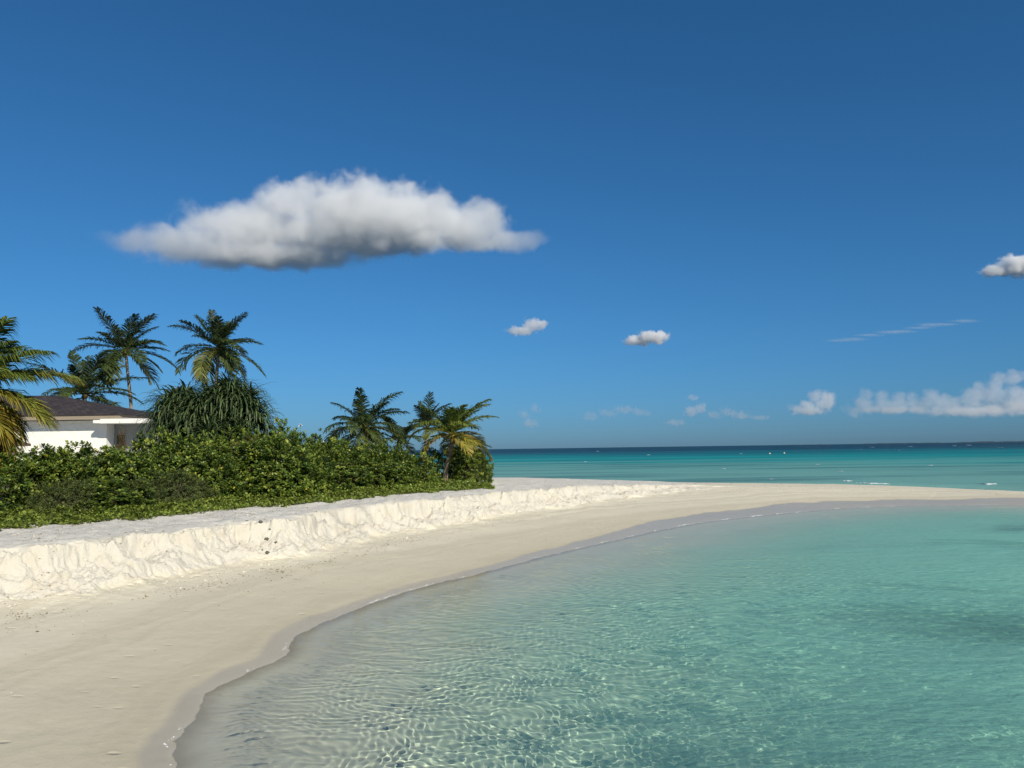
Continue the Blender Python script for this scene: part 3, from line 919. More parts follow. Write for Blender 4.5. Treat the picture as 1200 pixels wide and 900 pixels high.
# ------------------------------------------------------------------ shrubs
def rosette_mesh(seed, nros, nleaf, ll, lw, mat, flat=0.75, shell=0.62, yellow=0.02, hgt=1.0, bush_r=1.0, lowcut=-0.15):
    """leaf rosettes spread through the outer part of an uneven dome (unit footprint scaled by bush_r)"""
    rs = np.random.RandomState(seed)
    d = rs.normal(0, 1, (nros * 3, 3)); d = nrm(d); d = d[d[:, 2] > lowcut][:nros]
    n = len(d)
    lump = 1 + 0.30 * fbm(d[:, 0] * 2.0 + seed, d[:, 1] * 2.0 + d[:, 2] * 1.9, 2, seed)
    r = (shell + (1 - shell) * rs.rand(n) ** 0.45) * lump
    c = d * r[:, None] * np.array([bush_r, bush_r, hgt])
    spike = rs.rand(n) < 0.06
    c[spike] *= 1.10
    ax = nrm(d * np.array([1, 1, 0.8]) + np.array([0, 0, 0.75]) + rs.normal(0, 0.35, (n, 3)))
    ref = nrm(rs.normal(0, 1, (n, 3)))
    s = nrm(np.cross(ax, ref)); b = np.cross(ax, s)
    k = nleaf
    th = (np.arange(k)[None, :] * 2.39996 + rs.uniform(0, 6.28, (n, 1)))
    el = np.radians(np.linspace(70, 8, k))[None, :] + rs.normal(0, 0.18, (n, k))
    ld = ax[:, None, :] * np.sin(el)[..., None] + (s[:, None, :] * np.cos(th)[..., None] + b[:, None, :] * np.sin(th)[..., None]) * np.cos(el)[..., None]
    ld = nrm(ld)
    sd = nrm(np.cross(ld, ax[:, None, :] + 1e-4))
    nn = np.cross(sd, ld)
    L = ll * rs.uniform(0.7, 1.15, (n, k))[..., None]; W = lw * rs.uniform(0.8, 1.15, (n, k))[..., None]
    o = c[:, None, :] + ax[:, None, :] * (np.linspace(0.03, -0.03, k)[None, :, None])
    V = np.stack([o, o + ld * L * 0.62 - sd * W * 0.5 + nn * W * 0.14, o + ld * L * 0.55, o + ld * L * 0.62 + sd * W * 0.5 + nn * W * 0.14, o + ld * L - nn * L * 0.10], 2)
    V = V.reshape(-1, 3)
    q = np.arange(n * k)[:, None, None] * 5 + np.array([[0, 2, 4, 1], [0, 3, 4, 2]])[None]
    tr = np.clip(rs.normal(0.45, 0.2, (n, 1)) + rs.normal(0, 0.15, (n, k)), 0.02, 0.93)
    yl = rs.rand(n, k) < yellow
    tr[yl] = 1.0
    tn = np.repeat(tr.ravel(), 5)
    return np_mesh('foliage', V, q.reshape(-1, 4), mat, True, dict(tint=tn))


def stems_mesh(seed, n, r, h, mat):
    rs = np.random.RandomState(seed)
    Vs, Qs, Ts, off = [], [], [], 0
    for i in range(n):
        a = rs.uniform(0, 6.28); q0 = rs.uniform(0.2, 0.85)
        e = np.array([math.cos(a) * r * q0, math.sin(a) * r * q0, h * math.sqrt(1 - q0 * q0 * 0.9) * 0.9])
        t = np.linspace(0, 1, 6)[:, None]
        pt = t * e * np.array([1, 1, 1]) + np.array([0, 0, -0.15]) * (1 - t) + t * (1 - t) * rs.normal(0, 0.25, 3)
        V, q, tr = tube_np(pt, np.linspace(0.03, 0.008, 6), 5)
        Vs.append(V); Qs.append(q + off); Ts.append(tr + off); off += len(V)
    return np_mesh('stems', np.vstack(Vs), [np.vstack(Qs), np.vstack(Ts)], mat)


NA = [rosette_mesh(100 + i, 620, 9, 0.17, 0.078, M_NAUP, bush_r=1.25, hgt=2.3, shell=0.7, yellow=0.003 + 0.004 * (i % 2)) for i in range(5)]
NAS = [stems_mesh(200 + i, 22, 1.05, 2.0, M_WOOD) for i in range(5)]
FI = [rosette_mesh(300 + i, 2600, 9, 0.075, 0.026, M_FINE, bush_r=1.3, hgt=1.6, shell=0.55, yellow=0.0) for i in range(3)]
FIS = [stems_mesh(320 + i, 40, 1.0, 1.3, M_WOOD) for i in range(3)]
DR = [rosette_mesh(340, 900, 7, 0.09, 0.026, M_DRY, bush_r=0.9, hgt=2.2, shell=0.5, yellow=0.0)]
DRS = [stems_mesh(341, 40, 0.8, 2.0, M_WOOD)]


def spot(px, row):
    where = ('below the yellowing leftmost palm' if px < 62 else 'before the white house' if px < 178 else 'at the foot of the screen pine' if px < 318 else
             'between screen pine and bushy palm' if px < 396 else 'around the bushy palm' if px < 478 else 'beside the bright young palm')
    return ('low in front of the hedge, ' if row == 0 else 'midway up the hedge, ' if row == 1 else 'at the back of the hedge, ') + where


def shrub(kind, x, y, sc, h, rz, label, group, i, cat='shrub'):
    fm, sm = {'n': (NA, NAS), 'f': (FI, FIS), 'd': (DR, DRS)}[kind]
    name = {'n': 'broad_leaf_shrub', 'f': 'fine_leaf_shrub', 'd': 'dry_shrub'}[kind]
    z = gz(x, y)
    root = tag(empty(name, (x, y, z - 0.03), rz), label, cat, group)
    root.scale = (sc, sc, h / {'n': 2.45, 'f': 1.7, 'd': 2.3}[kind])
    link('foliage', fm[i % len(fm)], root); link('stems', sm[i % len(sm)], root)
    return root


# front line of the planting, as the edge of the creeper shows it in the photograph
G_px = [(-160, 646), (-60, 632), (0, 621), (60, 614), (117, 610), (167, 608), (230, 601), (270, 597.5), (330, 594), (395, 589), (410, 585), (450, 581), (490, 578), (540, 575), (570, 572.5)]


def sand_hit(px, py):
    """where the sight line meets the sand"""
    d = ray(px, py)
    t = np.linspace(8, 75, 3000)
    X, Y, Zr = d[0] * t, d[1] * t, CAM_H + d[2] * t
    zt_ = terrain(X, Y)
    i = int(np.argmax(Zr < zt_))
    return np.array([X[i], Y[i], zt_[i]])


Gl = np.array([sand_hit(x, y)[:2] for x, y in G_px])
Gseg = np.concatenate([[0], np.cumsum(np.linalg.norm(np.diff(Gl, axis=0), axis=1))])


def gpt(s, off):
    """point at arc length s along the planting edge, moved off metres inland"""
    x, y = np.interp(s, Gseg, Gl[:, 0]), np.interp(s, Gseg, Gl[:, 1])
    x2, y2 = np.interp(s + 0.5, Gseg, Gl[:, 0]), np.interp(s + 0.5, Gseg, Gl[:, 1])
    x1, y1 = np.interp(s - 0.5, Gseg, Gl[:, 0]), np.interp(s - 0.5, Gseg, Gl[:, 1])
    d = nrm(np.array([x2 - x1, y2 - y1]))
    return np.array([x - d[1] * off, y + d[0] * off])


def pxof(p):
    v = np.array([p[0], p[1], p[2] - CAM_H])
    dz = v @ F_
    return 600 + FPX * (v @ R_) / dz, 450 - FPX * (v @ U_) / dz


TOP_px = [-200, 0, 30, 60, 100, 114, 128, 150, 180, 220, 300, 330, 352, 365, 400, 440, 480, 520, 550, 566]
TOP_py = [512, 520, 522, 523, 523, 522, 516, 511, 503, 504, 500, 497, 500, 506, 513, 514, 516, 516, 520, 532]


def top_z(x, y):
    px, _ = pxof((x, y, 3.5))
    py = np.interp(px, TOP_px, TOP_py)
    return aty(px, py, y)[2]


rs = np.random.RandomState(77)
GN = 'broad leaved shrubs of the hedge'
GFI = 'grey green fine leaved shrubs along the hedge foot'
total = Gseg[-1]
cnt = 0
lab_n = 'glossy green broad leaved shrub, one of the many grown together in the hedge'
for row, (off, step, frac) in enumerate(((2.5, 1.7, 0.60), (3.9, 1.8, 0.86), (5.3, 2.0, 0.97), (7.2, 2.4, 1.0), (9.4, 2.8, 0.98))):
    s = 0.3 * row
    while s < total - 0.7:
        p = gpt(s, off + rs.uniform(-0.35, 0.35))
        px, _ = pxof((p[0], p[1], 2.0))
        zt = top_z(p[0], p[1]); g0 = gz(p[0], p[1])
        f = frac
        if px > 330 and row == 0: f = 0.72
        if px > 490: p = p + np.array([-0.3, 1.0]) if row == 0 else p
        hh = max(0.8, (zt - g0)) * f * rs.uniform(0.9, 1.03)
        sc = rs.uniform(0.9, 1.15)
        fine = (row == 0 and px < 300) or (row == 1 and px < 240 and rs.rand() < 0.15)
        if row == 0: hh *= rs.uniform(0.75, 1.2)
        if row >= 2: hh *= rs.uniform(0.9, 1.06)
        if px < -130: s += step; continue
        if fine:
            if rs.rand() < 0.7:
                shrub('f', p[0], p[1], sc, hh * 0.95 if row == 0 else hh * 0.9, rs.uniform(0, 6.28), 'fine leaved shrub ' + spot(px, row), GFI, cnt)
            else:
                shrub('n', p[0], p[1], sc, hh, rs.uniform(0, 6.28), 'broad leaved shrub ' + spot(px, row), GN, cnt)
        else:
            shrub('n', p[0], p[1], sc, hh, rs.uniform(0, 6.28), 'broad leaved shrub ' + spot(px, row), GN, cnt)
        cnt += 1
        s += step * rs.uniform(0.85, 1.1)
for ex, ey, eo in ((553, 47.0, 0.80), (556, 49.5, 0.95), (541, 48.5, 0.95), (505, 47.5, 0.85), (548, 53.0, 0.95)):
    p = stand(ex, ey); shrub('n', p[0], p[1], 0.95, (top_z(p[0], p[1]) - p[2]) * eo, ex * 1.3, 'glossy broad leaved shrub ' + ('closing the seaward end of the hedge' if ex > 520 else spot(ex, 0)), GN, int(ey * 2))
p = aty(287, 530, 31.5); shrub('d', p[0], p[1], 0.8, aty(287, 511, 31.5)[2] - gz(p[0], p[1]), 0.4, 'brown withered shrub in the hedge under the screw pine', None, 0)
p = aty(143, 530, 30.8); shrub('d', p[0], p[1], 0.35, aty(143, 500, 30.8)[2] - gz(p[0], p[1]), 1.4, 'thin rusty brown shrub sticking up before the white house', None, 0)

# ground creeper along the edge
def creeper():
    rs = np.random.RandomState(9)
    C = []
    n = 17000
    ss = rs.uniform(0, total + 0.8, n); oo = rs.uniform(0, 1, n) ** 0.8 * 3.0 - 0.05
    for s, o in zip(ss, oo):
        e = 0.45 * gnoise(s * 0.5, 0.0, 3) + 0.22 * gnoise(s * 2.2, 0.0, 4)
        C.append(gpt(min(s, total), o + e) + (nrm(Gl[-1] - Gl[-2]) * max(0, s - total) * min(1.0, o + 0.3) if s > total else 0))
    # round the seaward end
    for i in range(900):
        a = rs.uniform(-0.2, 2.4); r = rs.uniform(0.3, 1.6)
        C.append(gpt(total - 0.6, 1.2) + np.array([math.cos(a) * r * 1.1, math.sin(a) * r]))
    C = np.array(C)
    z = terrain(C[:, 0], C[:, 1])
    n = len(C)
    hgt = 0.03 + 0.30 * rs.rand(n) ** 1.6 * np.clip(np.concatenate([oo, np.full(n - len(oo), 0.6)]) * 0.8, 0.12, 1)
    c = np.stack([C[:, 0], C[:, 1], z + hgt], 1)
    k = 4
    th = rs.uniform(0, 6.28, (n, k)); el = rs.uniform(0.0, 1.0, (n, k))
    ld = np.stack([np.cos(th) * np.cos(el), np.sin(th) * np.cos(el), np.sin(el)], -1)
    sd = nrm(np.cross(ld, np.array([0, 0, 1.0])[None, None]) + rs.normal(0, 0.25, (n, k, 3)))
    L = rs.uniform(0.07, 0.13, (n, k))[..., None]
    o = c[:, None, :] + rs.normal(0, 0.03, (n, k, 3))
    V = np.stack([o, o + ld * L * .55 - sd * L * .42, o + ld * L, o + ld * L * .55 + sd * L * .42], 2).reshape(-1, 3)
    F = np.arange(n * k * 4).reshape(-1, 4)
    tn = np.repeat(np.clip(rs.normal(.5, .2, n * k), 0, 1), 4)
    tag(link('creeper', np_mesh('creeper', V, F, M_CREEP, True, dict(tint=tn))), 'low bright green creeper spreading over the sand along the foot of the hedge', 'ground cover', kind='stuff')


creeper()

# ------------------------------------------------------------------ white house
def box_np(x0, x1, y0, y1, z0, z1):
    V = np.array([[x, y, z] for z in (z0, z1) for y in (y0, y1) for x in (x0, x1)], dtype=float)
    F = np.array([[0, 2, 3, 1], [4, 5, 7, 6], [0, 1, 5, 4], [1, 3, 7, 5], [3, 2, 6, 7], [2, 0, 4, 6]])
    return V, F


def boxes(name, bl, mat, parent, bev=0.0):
    Vs, Fs, off = [], [], 0
    for b in bl:
        V, F = box_np(*b)
        Vs.append(V); Fs.append(F + off); off += 8
    o = link(name, np_mesh(name, np.vstack(Vs), np.vstack(Fs), mat, False), parent)
    if bev:
        m = o.modifiers.new('edge', 'BEVEL'); m.width = bev; m.segments = 2
    return o


g = N('white_render')
n = g.noise(g.pos(), 3.0, 5, 0.6)
M_WHITE = g.surf(g.pbr(g.mix(g.maprange(n, .3, .8), (0.78, 0.77, 0.73, 1), (0.70, 0.69, 0.65, 1)), 0.85, 0.2, g.bump(g.noise(g.pos(), 40, 3), 0.2, 0.01)))
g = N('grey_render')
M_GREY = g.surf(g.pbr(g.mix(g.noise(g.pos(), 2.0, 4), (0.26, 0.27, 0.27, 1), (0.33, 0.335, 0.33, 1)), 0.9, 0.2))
g = N('fascia_board')
mp = g.add('Mapping'); mp.inputs['Scale'].default_value = (0.6, 1, 14); g.link(g.pos(), mp.inputs['Vector'])
n = g.noise(mp.outputs[0], 2.0, 5, 0.6)
M_FASC = g.surf(g.pbr(g.mix(g.maprange(n, .35, .7), (0.30, 0.25, 0.19, 1), (0.22, 0.18, 0.135, 1)), 0.7, 0.3))
g = N('dark_shingles')
br = g.add('TexBrick'); br.inputs['Scale'].default_value = 1.5
mp = g.add('Mapping'); mp.inputs['Scale'].default_value = (1, 1, 1)
tcn = g.add('TexCoord'); g.link(tcn.outputs['UV'], br.inputs['Vector'])
br.inputs['Color1'].default_value = (0.025, 0.021, 0.022, 1); br.inputs['Color2'].default_value = (0.085, 0.066, 0.060, 1); br.inputs['Mortar'].default_value = (0.012, 0.01, 0.01, 1)
br.inputs['Mortar Size'].default_value = 0.03
M_ROOF = g.surf(g.pbr(g.mix(g.math('MULTIPLY', g.noise(g.pos(), 2.2, 4), 0.6), br.outputs['Color'], (0.05, 0.042, 0.045, 1)), 0.8, 0.3, g.bump(br.outputs['Fac'], 0.6, -0.03)))
g = N('dark_window_glass')
M_GLASS = g.surf(g.pbr((0.03, 0.035, 0.04), 0.08, 0.5))
M_FRAME = N('aluminium_frame'); M_FRAME = M_FRAME.surf(M_FRAME.pbr((0.30, 0.29, 0.27), 0.5, 0.4))

YH = 45.0
mpx = YH / FPX


def hx(px): return aty(px, 500, YH)[0]
def hz(px, py): return aty(px, py, YH)[2]


xe, xw = hx(143), hx(-210)
z_eave = hz(110, 485.5)
z_fb = hz(110, 491.5)
gzh = gz(hx(60), YH) - 0.3
OV = 0.78
yw = YH + OV + 0.12
xwall = hx(115.5)
house = tag(empty('house', (hx(20), YH + 4, gzh)), 'white walled bungalow with dark hipped shingle roof and a flat roofed wing, behind the hedge', 'house')
hb = Vector((hx(20), YH + 4, gzh))


def hbox(name, bl, mat, parent=house, bev=0.0, base=hb):
    return boxes(name, [(a - base.x, b - base.x, c - base.y, d - base.y, e - base.z, f - base.z) for a, b, c, d, e, f in bl], mat, parent, bev)


wall = hbox('wall', [(xw + 1.0, xwall, yw, yw + 8.5, gzh, z_fb - 0.02)], M_WHITE)
hbox('fascia', [(xw, xe - 0.12, YH, YH + 0.05, z_fb, z_eave - 0.02), (xe - 0.12, xe - 0.07, YH + 0.052, YH + 10.0, z_fb, z_eave - 0.02)], M_FASC)
hbox('soffit', [(xw, xe - 0.125, YH + 0.055, YH + 10.0, z_fb + 0.03, z_fb + 0.07)], M_WHITE)
# hipped roof: overhanging rim, four slopes up to a short ridge
rise = hz(62, 459) - z_eave
x_apex0 = hx(45)
x0, x1, y0, y1 = xw - 0.1, xe + 0.05, YH - 0.08, YH + 10.2
run = 5.1
runx = 6.9
slope = 0.30
rz_ = z_eave + run * slope
rv = [(x0, y0, z_eave), (x1, y0, z_eave), (x1, y1, z_eave), (x0, y1, z_eave), (x0 + runx, y0 + run, rz_), (x1 - runx, y0 + run, rz_),
      (x0, y0, z_eave - 0.045), (x1, y0, z_eave - 0.045), (x1, y1, z_eave - 0.045), (x0, y1, z_eave - 0.045)]
rv = [(a - hb.x, b - hb.y, c - hb.z) for a, b, c in rv]
rme = bpy.data.meshes.new('roof')
rme.from_pydata(rv, [], [(0, 1, 5, 4), (1, 2, 5), (2, 3, 4, 5), (3, 0, 4), (6, 7, 1, 0), (7, 8, 2, 1), (8, 9, 3, 2), (9, 6, 0, 3), (9, 8, 7, 6)])
uv = rme.uv_layers.new(name='UVMap')
for poly in rme.polygons:
    nx = abs(poly.normal.x) > abs(poly.normal.y)
    for li in poly.loop_indices:
        co = rme.vertices[rme.loops[li].vertex_index].co
        uv.data[li].uv = ((co.y if nx else co.x), co.z * 2.6)
rme.materials.append(M_ROOF)
link('roof', rme, house)
# flat roofed wing
fx0, fx1 = hx(111.5), hx(176)
fz1, fz0 = hz(145, 490.8), hz(145, 495.6)
fy = YH - 0.25
hbox('wing_roof', [(fx0, fx1, fy, YH + 7.5, fz0, fz1 - 0.06), (hx(120), fx1 + 0.03, fy - 0.03, fy, fz0 - 0.02, fz1)], M_WHITE)
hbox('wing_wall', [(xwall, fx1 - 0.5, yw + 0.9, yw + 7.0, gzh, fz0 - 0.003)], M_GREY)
wn = hbox('window', [(xwall + 0.12, xwall + 0.72, yw + 0.86, yw + 0.897, gzh + 0.3, hz(120, 508))], M_FRAME)
hbox('pane', [(xwall + 0.17, xwall + 0.67, yw + 0.845, yw + 0.858, gzh + 0.35, hz(120, 509))], M_GLASS, wn)

# low brown roof glimpsed at the left edge under the yellow palm
hy = 40.0
hc = aty(-30, 515, hy)
hut = tag(empty('hut', (hc[0], hy, gz(hc[0], hy))), 'low hut with a brown thatched roof, glimpsed under the yellow palm at the left edge', 'hut')
hg = gz(hc[0], hy)
hbse = Vector((hc[0], hy, hg))
tz0, tz1 = aty(0, 520, hy)[2] - hg, aty(0, 501, hy)[2] - hg
tm = bpy.data.meshes.new('roof')
tm.from_pydata([(-3.2, -2, tz0), (1.7, -2, tz0), (1.7, 2, tz0), (-3.2, 2, tz0), (-1.6, 0, tz1), (0.1, 0, tz1), (-3.2, -2, tz0 - .12), (1.7, -2, tz0 - .12), (1.7, 2, tz0 - .12), (-3.2, 2, tz0 - .12)], [],
               [(0, 1, 5, 4), (1, 2, 5), (2, 3, 4, 5), (3, 0, 4), (6, 7, 1, 0), (7, 8, 2, 1), (8, 9, 3, 2), (9, 6, 0, 3), (9, 8, 7, 6)])
g = N('thatch')
mp = g.add('Mapping'); mp.inputs['Scale'].default_value = (14, 14, 2); g.link(g.obj(), mp.inputs['Vector'])
n = g.noise(mp.outputs[0], 1.5, 5, 0.7)
tm.materials.append(g.surf(g.pbr(g.mix(g.maprange(n, .3, .7), (0.07, 0.05, 0.035, 1), (0.22, 0.17, 0.12, 1)), 0.95, 0.1, g.bump(n, 1.0, 0.06))))
link('roof', tm, hut)
boxes('wall', [(-2.7, 1.2, -1.5, 1.5, -0.2, tz0 - 0.12)], M_WHITE, hut)

# ------------------------------------------------------------------ small things on the sand
def pebbles():
    rs = np.random.RandomState(21)
    P, sz, tn = [], [], []

    def put(p, s, t): P.append(p); sz.append(s); tn.append(t)
    ti = np.arange(len(Tl) - 1)
    sel = [i for i in ti if -16 < Tl[i][0] < 30 and Tl[i][1] > 8]

    def along(off_mu, off_sd, n, smin, smax, tlo, thi, clump=0.5):
        k = 0
        while k < n:
            i = sel[rs.randint(len(sel))]; u = rs.rand()
            a, b = Tl[i], Tl[i + 1]
            q = a + (b - a) * u
            if gnoise(q[0] * 0.5, q[1] * 0.5, 61) < clump - 1.0 + rs.rand() * 0.9: 
                if rs.rand() < 0.85: continue
            d = nrm(b - a)
            o = rs.normal(off_mu + 0.5 * gnoise(q[0] * 0.3, q[1] * 0.3, 62), off_sd)
            put(q + np.array([-d[1], d[0]]) * o, rs.uniform(smin, smax) * (0.6 + rs.rand() ** 3), rs.uniform(tlo, thi)); k += 1
    along(-0.9, 0.22, 1500, 0.008, 0.022, 0.0, 0.6)
    along(-1.6, 0.5, 700, 0.006, 0.018, 0.0, 1.0)
    along(0.5, 0.5, 700, 0.008, 0.025, 0.5, 1.0, 0.2)
    along(4.0, 2.0, 2600, 0.012, 0.035, 0.35, 1.0, 0.0)
    along(-0.15, 0.28, 900, 0.012, 0.045, 0.9, 1.0, 0.2)
    along(-3.2, 1.6, 350, 0.006, 0.016, 0.0, 1.0, 0.2)
    P = np.array(P); sz = np.array(sz); tn = np.array(tn); n = len(P)
    z = terrain(P[:, 0], P[:, 1])
    base = np.array([[1, 0, 0], [0, 1, 0], [-1, 0, 0], [0, -1, 0], [0, 0, 0.7], [0, 0, -0.7]], dtype=float)
    V = base[None] * rs.uniform(0.6, 1.25, (n, 6, 1)) * np.stack([rs.uniform(0.8, 1.6, n), rs.uniform(0.7, 1.1, n), rs.uniform(0.5, 0.9, n)], 1)[:, None]
    th = rs.uniform(0, 6.28, n); c, s_ = np.cos(th), np.sin(th)
    V = np.stack([V[..., 0] * c[:, None] - V[..., 1] * s_[:, None], V[..., 0] * s_[:, None] + V[..., 1] * c[:, None], V[..., 2]], -1) * sz[:, None, None]
    V = V + np.stack([P[:, 0], P[:, 1], z + sz * 0.2], 1)[:, None]
    T = np.array([[0, 1, 4], [1, 2, 4], [2, 3, 4], [3, 0, 4], [1, 0, 5], [2, 1, 5], [3, 2, 5], [0, 3, 5]])
    F = (np.arange(n)[:, None, None] * 6 + T[None]).reshape(-1, 3)
    g = N('coral_crumbs')
    m = g.surf(g.pbr(g.ramp(g.attr('tint').outputs['Fac'], [(0, (0.10, 0.07, 0.04)), (0.45, (0.26, 0.20, 0.13)), (0.7, (0.45, 0.41, 0.35)), (0.9, (0.62, 0.58, 0.49)), (1, (0.66, 0.62, 0.53))]), 0.9, 0.1))
    tag(link('pebbles', np_mesh('pebbles', V.reshape(-1, 3), F, m, False, dict(tint=np.repeat(tn, 6)))), 'small coral crumbs and brown seeds strewn along the wrack line and sand bank', 'pebbles', kind='stuff')


pebbles()

g = N('dark_stone')
n = g.noise(g.obj(), 14, 5, 0.7)
M_ROCK = g.surf(g.pbr(g.mix(n, (0.05, 0.05, 0.04, 1), (0.17, 0.165, 0.14, 1)), 0.9, 0.2, g.bump(n, 0.8, 0.03)))
rk = np.random.RandomState(3)


def rock(p, sz, label):
    n1, n2 = 9, 7
    th = np.linspace(0, 2 * np.pi, n1, endpoint=False); ph = np.linspace(0, np.pi, n2)
    V = np.array([[math.sin(b) * math.cos(a), math.sin(b) * math.sin(a), math.cos(b)] for b in ph for a in th])
    V = V * (1 + 0.32 * fbm(V[:, 0] * 1.6 + sz * 90, V[:, 1] * 1.6 + V[:, 2] * 1.3, 3, int(sz * 1000)))[:, None] * np.array([1.15, 0.85, 0.8]) * sz
    f = grid_faces(n2, n1, True)
    tag(link('rock', np_mesh('rock', V, f, M_ROCK, False), None, p), label, 'rock', 'dark stones in the sand scarp')


for px, py, sz, lb in ((305, 613, 0.10, 'dark flat stone on the very rim of the sand scarp'), (312, 633, 0.12, 'biggest dark stone stuck in the middle of the sand scarp face'),
                       (323, 637, 0.08, 'dark stone just right of the biggest stone in the scarp face'), (313, 650, 0.10, 'dark stone lowest in the sand scarp, near its foot'),
                       (316, 621, 0.06, 'small dark stone in the scarp, close under the flat stone on the rim'), (307, 645, 0.05, 'tiny dark stone in the scarp beside the lowest stone')):
    p = sand_hit(px, py)
    rock(p + np.array([0, 0.01, 0.0]), sz * 0.6, lb)

# ------------------------------------------------------------------ surf, buoys, far islands
g = N('sea_foam')
n = g.noise(g.pos(), 3.0, 5, 0.7)
M_FOAM = g.surf(g.pbr(g.mix(g.maprange(n, 0.3, 0.6), (0.62, 0.70, 0.70, 1), (0.84, 0.86, 0.85, 1)), 0.9, 0.2, g.bump(n, 0.7, 0.1)))


def breaker(pts, h, wdt, seed, name, label, cat, group):
    rs = np.random.RandomState(seed)
    pts = np.array(pts, dtype=float)
    t = np.linspace(0, len(pts) - 1, 60)
    Q = np.stack([np.interp(t, np.arange(len(pts)), pts[:, k]) for k in range(2)], 1)
    u = np.linspace(0, 1, 60)
    env = np.sin(u * np.pi) ** 0.6 * (0.55 + 0.45 * fbm(u * 9 + seed, 0 * u, 3, seed))
    env = np.clip(env, 0.02, 1.2)
    m = 9
    a = np.linspace(-1, 1, m)
    o = Q[:, None, :] + np.array([0, 1.0])[None, None] * (a[None, :, None] * wdt * (0.4 + env[:, None, None]) * 0.7) + np.array([0, 1.0]) * (0.35 * wdt * gnoise(u * 14, 0 * u, seed + 5))[:, None, None]
    z = h * env[:, None] * np.clip(1 - a[None, :] ** 2, 0, 1) ** 0.7 * (0.75 + 0.5 * rs.rand(60, m)) - 0.02
    V = np.concatenate([o, z[..., None]], -1).reshape(-1, 3)
    c = V.mean(0); c[2] = 0
    tag(link(name, np_mesh(name, V - c, grid_faces(60, m), M_FOAM), None, c), label, cat, group)


def sea(px, py): return onz(px, py, 0.05)[:2]


def swash_foam():
    rs = np.random.RandomState(8)
    sel = [i for i in range(len(Wl) - 1) if -6 < Wl[i][0] < 30 and Wl[i][1] > 7]
    C = []
    while len(C) < 9000:
        i = sel[rs.randint(len(sel))]
        q = Wl[i] + (Wl[i + 1] - Wl[i]) * rs.rand()
        C.append(q)
    C = np.array(C)
    # settle the bubbles on the very edge of the water, in broken lines
    for _ in range(3):
        e = 0.02
        zc = terrain(C[:, 0], C[:, 1])
        gx = (terrain(C[:, 0] + e, C[:, 1]) - zc) / e; gy = (terrain(C[:, 0], C[:, 1] + e) - zc) / e
        g2 = np.maximum(gx * gx + gy * gy, 1e-3)
        st = np.clip((zc + 0.006) / g2, -2, 2)
        C = C - np.stack([gx * st, gy * st], 1) * 0.8
    keep = (fbm(C[:, 0] * 0.7, C[:, 1] * 0.7, 3, 611) > 0.12 + 0.5 * rs.rand(len(C))) & (rs.rand(len(C)) < np.clip((C[:, 1] - 15) / 14, 0.05, 1))
    C = C[keep]
    C = C + rs.normal(0, 0.018, C.shape) * (0.3 + np.hypot(C[:, 0], C[:, 1]) * 0.03)[:, None]
    zc = np.maximum(terrain(C[:, 0], C[:, 1]), -0.004)
    n = len(C)
    a = np.linspace(0, 2 * np.pi, 6, endpoint=False)
    rad = rs.uniform(0.004, 0.017, n) * (0.7 + C[:, 1] / 40)
    ring = np.stack([np.cos(a), np.sin(a), 0 * a], 1)
    V = np.concatenate([ring[None] * rad[:, None, None] * rs.uniform(0.7, 1.5, (n, 6, 1)), np.stack([0 * rad, 0 * rad, rad * 0.5], 1)[:, None]], 1)
    V = V + np.stack([C[:, 0], C[:, 1], zc + 0.002], 1)[:, None]
    T = np.array([[k, (k + 1) % 6, 6] for k in range(6)])
    F = (np.arange(n)[:, None, None] * 7 + T[None]).reshape(-1, 3)
    tag(link('foam', np_mesh('foam', V.reshape(-1, 3), F, M_FOAM)), 'thin broken line of white foam bubbles along the edge of the lagoon', 'foam', kind='stuff')


swash_foam()

GWV = 'small waves breaking behind the sandspit'
breaker([sea(1000, 565), sea(1018, 566), sea(1047, 566.5)], 0.13, 0.45, 1, 'breaking_wave', 'longer white breaking wave just behind the middle of the sandspit', 'wave', GWV)
breaker([sea(987, 563), sea(999, 563)], 0.16, 0.5, 2, 'breaking_wave', 'short white crest left of the longer breaking wave', 'wave', GWV)
breaker([sea(1140, 566), sea(1155, 567), sea(1171, 566)], 0.13, 0.45, 3, 'breaking_wave', 'white breaking wave behind the thin right end of the sandspit', 'wave', GWV)
GWC = 'whitecaps far out on the sea'
for px, py, wpx in ((1021, 524.2, 3), (1066, 523.6, 3), (1135, 521.8, 3), (868, 531.5, 2), (1008, 527, 2), (1052, 527.5, 3), (760, 533, 2.5), (700, 529, 2), (1118, 522.5, 2), (985, 552, 3), (848, 549, 3), (958, 544, 3), (1090, 545, 3), (1172, 524.5, 3), (686, 541, 2), (905, 561, 3)):
    q0, q1 = sea(px - wpx, py), sea(px + wpx, py)
    dd = q0[1]
    breaker([q0, (q0 + q1) / 2, q1], 0.00060 * dd + 0.05, 0.004 * dd + 0.3, int(px), 'whitecap', 'tiny white foam crest out on the open sea, one of several', 'whitecap', GWC)

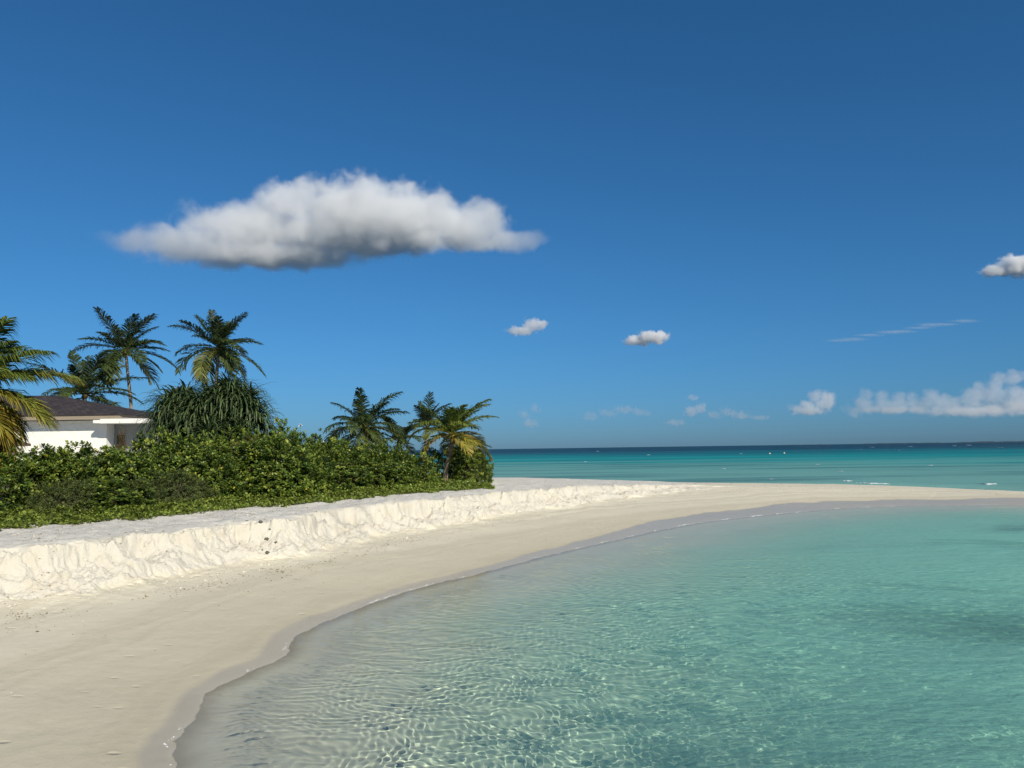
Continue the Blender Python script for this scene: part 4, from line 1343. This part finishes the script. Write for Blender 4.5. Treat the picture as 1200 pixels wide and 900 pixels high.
g = N('buoy_paint'); M_BUOY = g.surf(g.pbr((0.75, 0.68, 0.45), 0.5, 0.4))
g = N('buoy_collar'); M_COLL = g.surf(g.pbr((0.10, 0.10, 0.10), 0.7, 0.3))
for px, py, lb in ((902, 530.8, 'pale round buoy on the sea, the left one of the two beyond the spit'), (919, 530.2, 'pale round buoy on the sea, the right one of the two beyond the spit')):
    p = onz(px, py + 1.4, 0.0)
    root = tag(empty('buoy', (p[0], p[1], 0)), lb, 'buoy', 'buoys beyond the sandspit')
    root.scale = (0.65, 0.65, 0.65)
    th = np.linspace(0, np.pi, 14)
    V, q, t = tube_np(np.stack([0 * th, 0 * th, 0.25 - 0.55 * np.cos(th)], 1), 0.5 * np.sin(th) + 0.004, 14)
    link('float', np_mesh('float', V, [q, t], M_BUOY), root)
    V, q, t = tube_np(np.array([[0, 0, 0.02], [0, 0, 0.06], [0, 0, 0.12], [0, 0, 0.16]]), [0.50, 0.56, 0.56, 0.50], 14)
    link('collar', np_mesh('collar', V, [q, t], M_COLL), root)
    V, q, t = tube_np(np.array([[0, 0, 0.78], [0, 0, 0.85], [0, 0, 0.95]]), [0.05, 0.05, 0.04], 8)
    link('lifting_eye', np_mesh('lifting_eye', V, [q, t], M_COLL), root)

g = N('hazed_island_woods')
n = g.noise(g.pos(), 0.02, 5, 0.7)
M_ISL = g.surf(g.pbr(g.mix(n, (0.05, 0.07, 0.085, 1), (0.07, 0.09, 0.105, 1)), 0.95, 0.1))  # bluish distance haze is put into the base colour of the woods
for x0, x1, hp, lb, sd in ((1000, 1105, 1.0, 'low wooded island on the horizon under the left half of the cloud bank', 1), (1108, 1270, 1.4, 'long low island on the horizon at the right edge of the sea', 2), (880, 985, 0.6, 'faintest flat island on the horizon under the rounded cumulus', 3)):
    D0 = 9000
    m, k = 90, 7
    xs = np.linspace(x0, x1, m)
    u = np.linspace(0, 1, m)
    hh = hp * (D0 / FPX) * np.clip(np.minimum(u, 1 - u) * 9, 0, 1) ** 0.6 * (0.75 + 0.5 * fbm(u * 14, 0 * u, 4, sd))
    hh = np.clip(hh, 0, None)
    a = np.linspace(-1, 1, k)
    X = ((xs - 600) / FPX * D0)[:, None] + 0 * a[None]
    Y = D0 + a[None] * 160 * np.clip(np.minimum(u, 1 - u) * 6, 0.05, 1)[:, None]
    Zi = hh[:, None] * np.sqrt(np.clip(1 - a[None] ** 2, 0, 1)) * (0.9 + 0.2 * fbm(X * 0.02, Y * 0.02, 2, sd)) - 1.0
    V = np.stack([X, Y, Zi], -1).reshape(-1, 3)
    c = V.mean(0); c[2] = 0
    tag(link('island', np_mesh('island', V - c, grid_faces(m, k), M_ISL), None, c), lb, 'island', 'far islands on the horizon', 'structure')

# white blossom above the hedge
bp_ = aty(352, 497, 40)
bl = tag(empty('white_flower', (bp_[0], bp_[1], bp_[2] - 0.5)), 'white blossom on a stalk standing above the hedge right of the screw pine', 'flower')
V, q, t = tube_np(np.array([[0, 0, -0.6], [0.02, 0, -0.1], [0.0, 0, 0.46]]), [0.015, 0.012, 0.01], 5)
link('stalk', np_mesh('stalk', V, [q, t], M_CREEP, True, dict(tint=np.full(len(V), 0.4))), bl)
g = N('white_petal'); M_PET = g.surf(g.pbr((0.82, 0.81, 0.78), 0.6, 0.3))
for i in range(9):
    a = i * 2.39996; e = 0.9 - 0.16 * i
    s0 = np.linspace(0, 1, 5)
    dirv = np.array([math.cos(a) * math.cos(e), math.sin(a) * math.cos(e), math.sin(e)])
    sdv = np.array([-math.sin(a), math.cos(a), 0])
    L = 0.17
    P_ = dirv[None] * (s0 * L)[:, None] - np.array([0, 0, 1.0])[None] * (0.06 * s0 ** 2)[:, None] + np.array([0, 0, 0.46])
    wv = 0.045 * np.sin(np.pi * np.clip(s0 * 0.9 + 0.08, 0, 1))
    V = np.stack([P_ - sdv * wv[:, None], P_ + sdv * wv[:, None]], 1).reshape(-1, 3)
    link('petal', np_mesh('petal', V, grid_faces(5, 2), M_PET), bl)
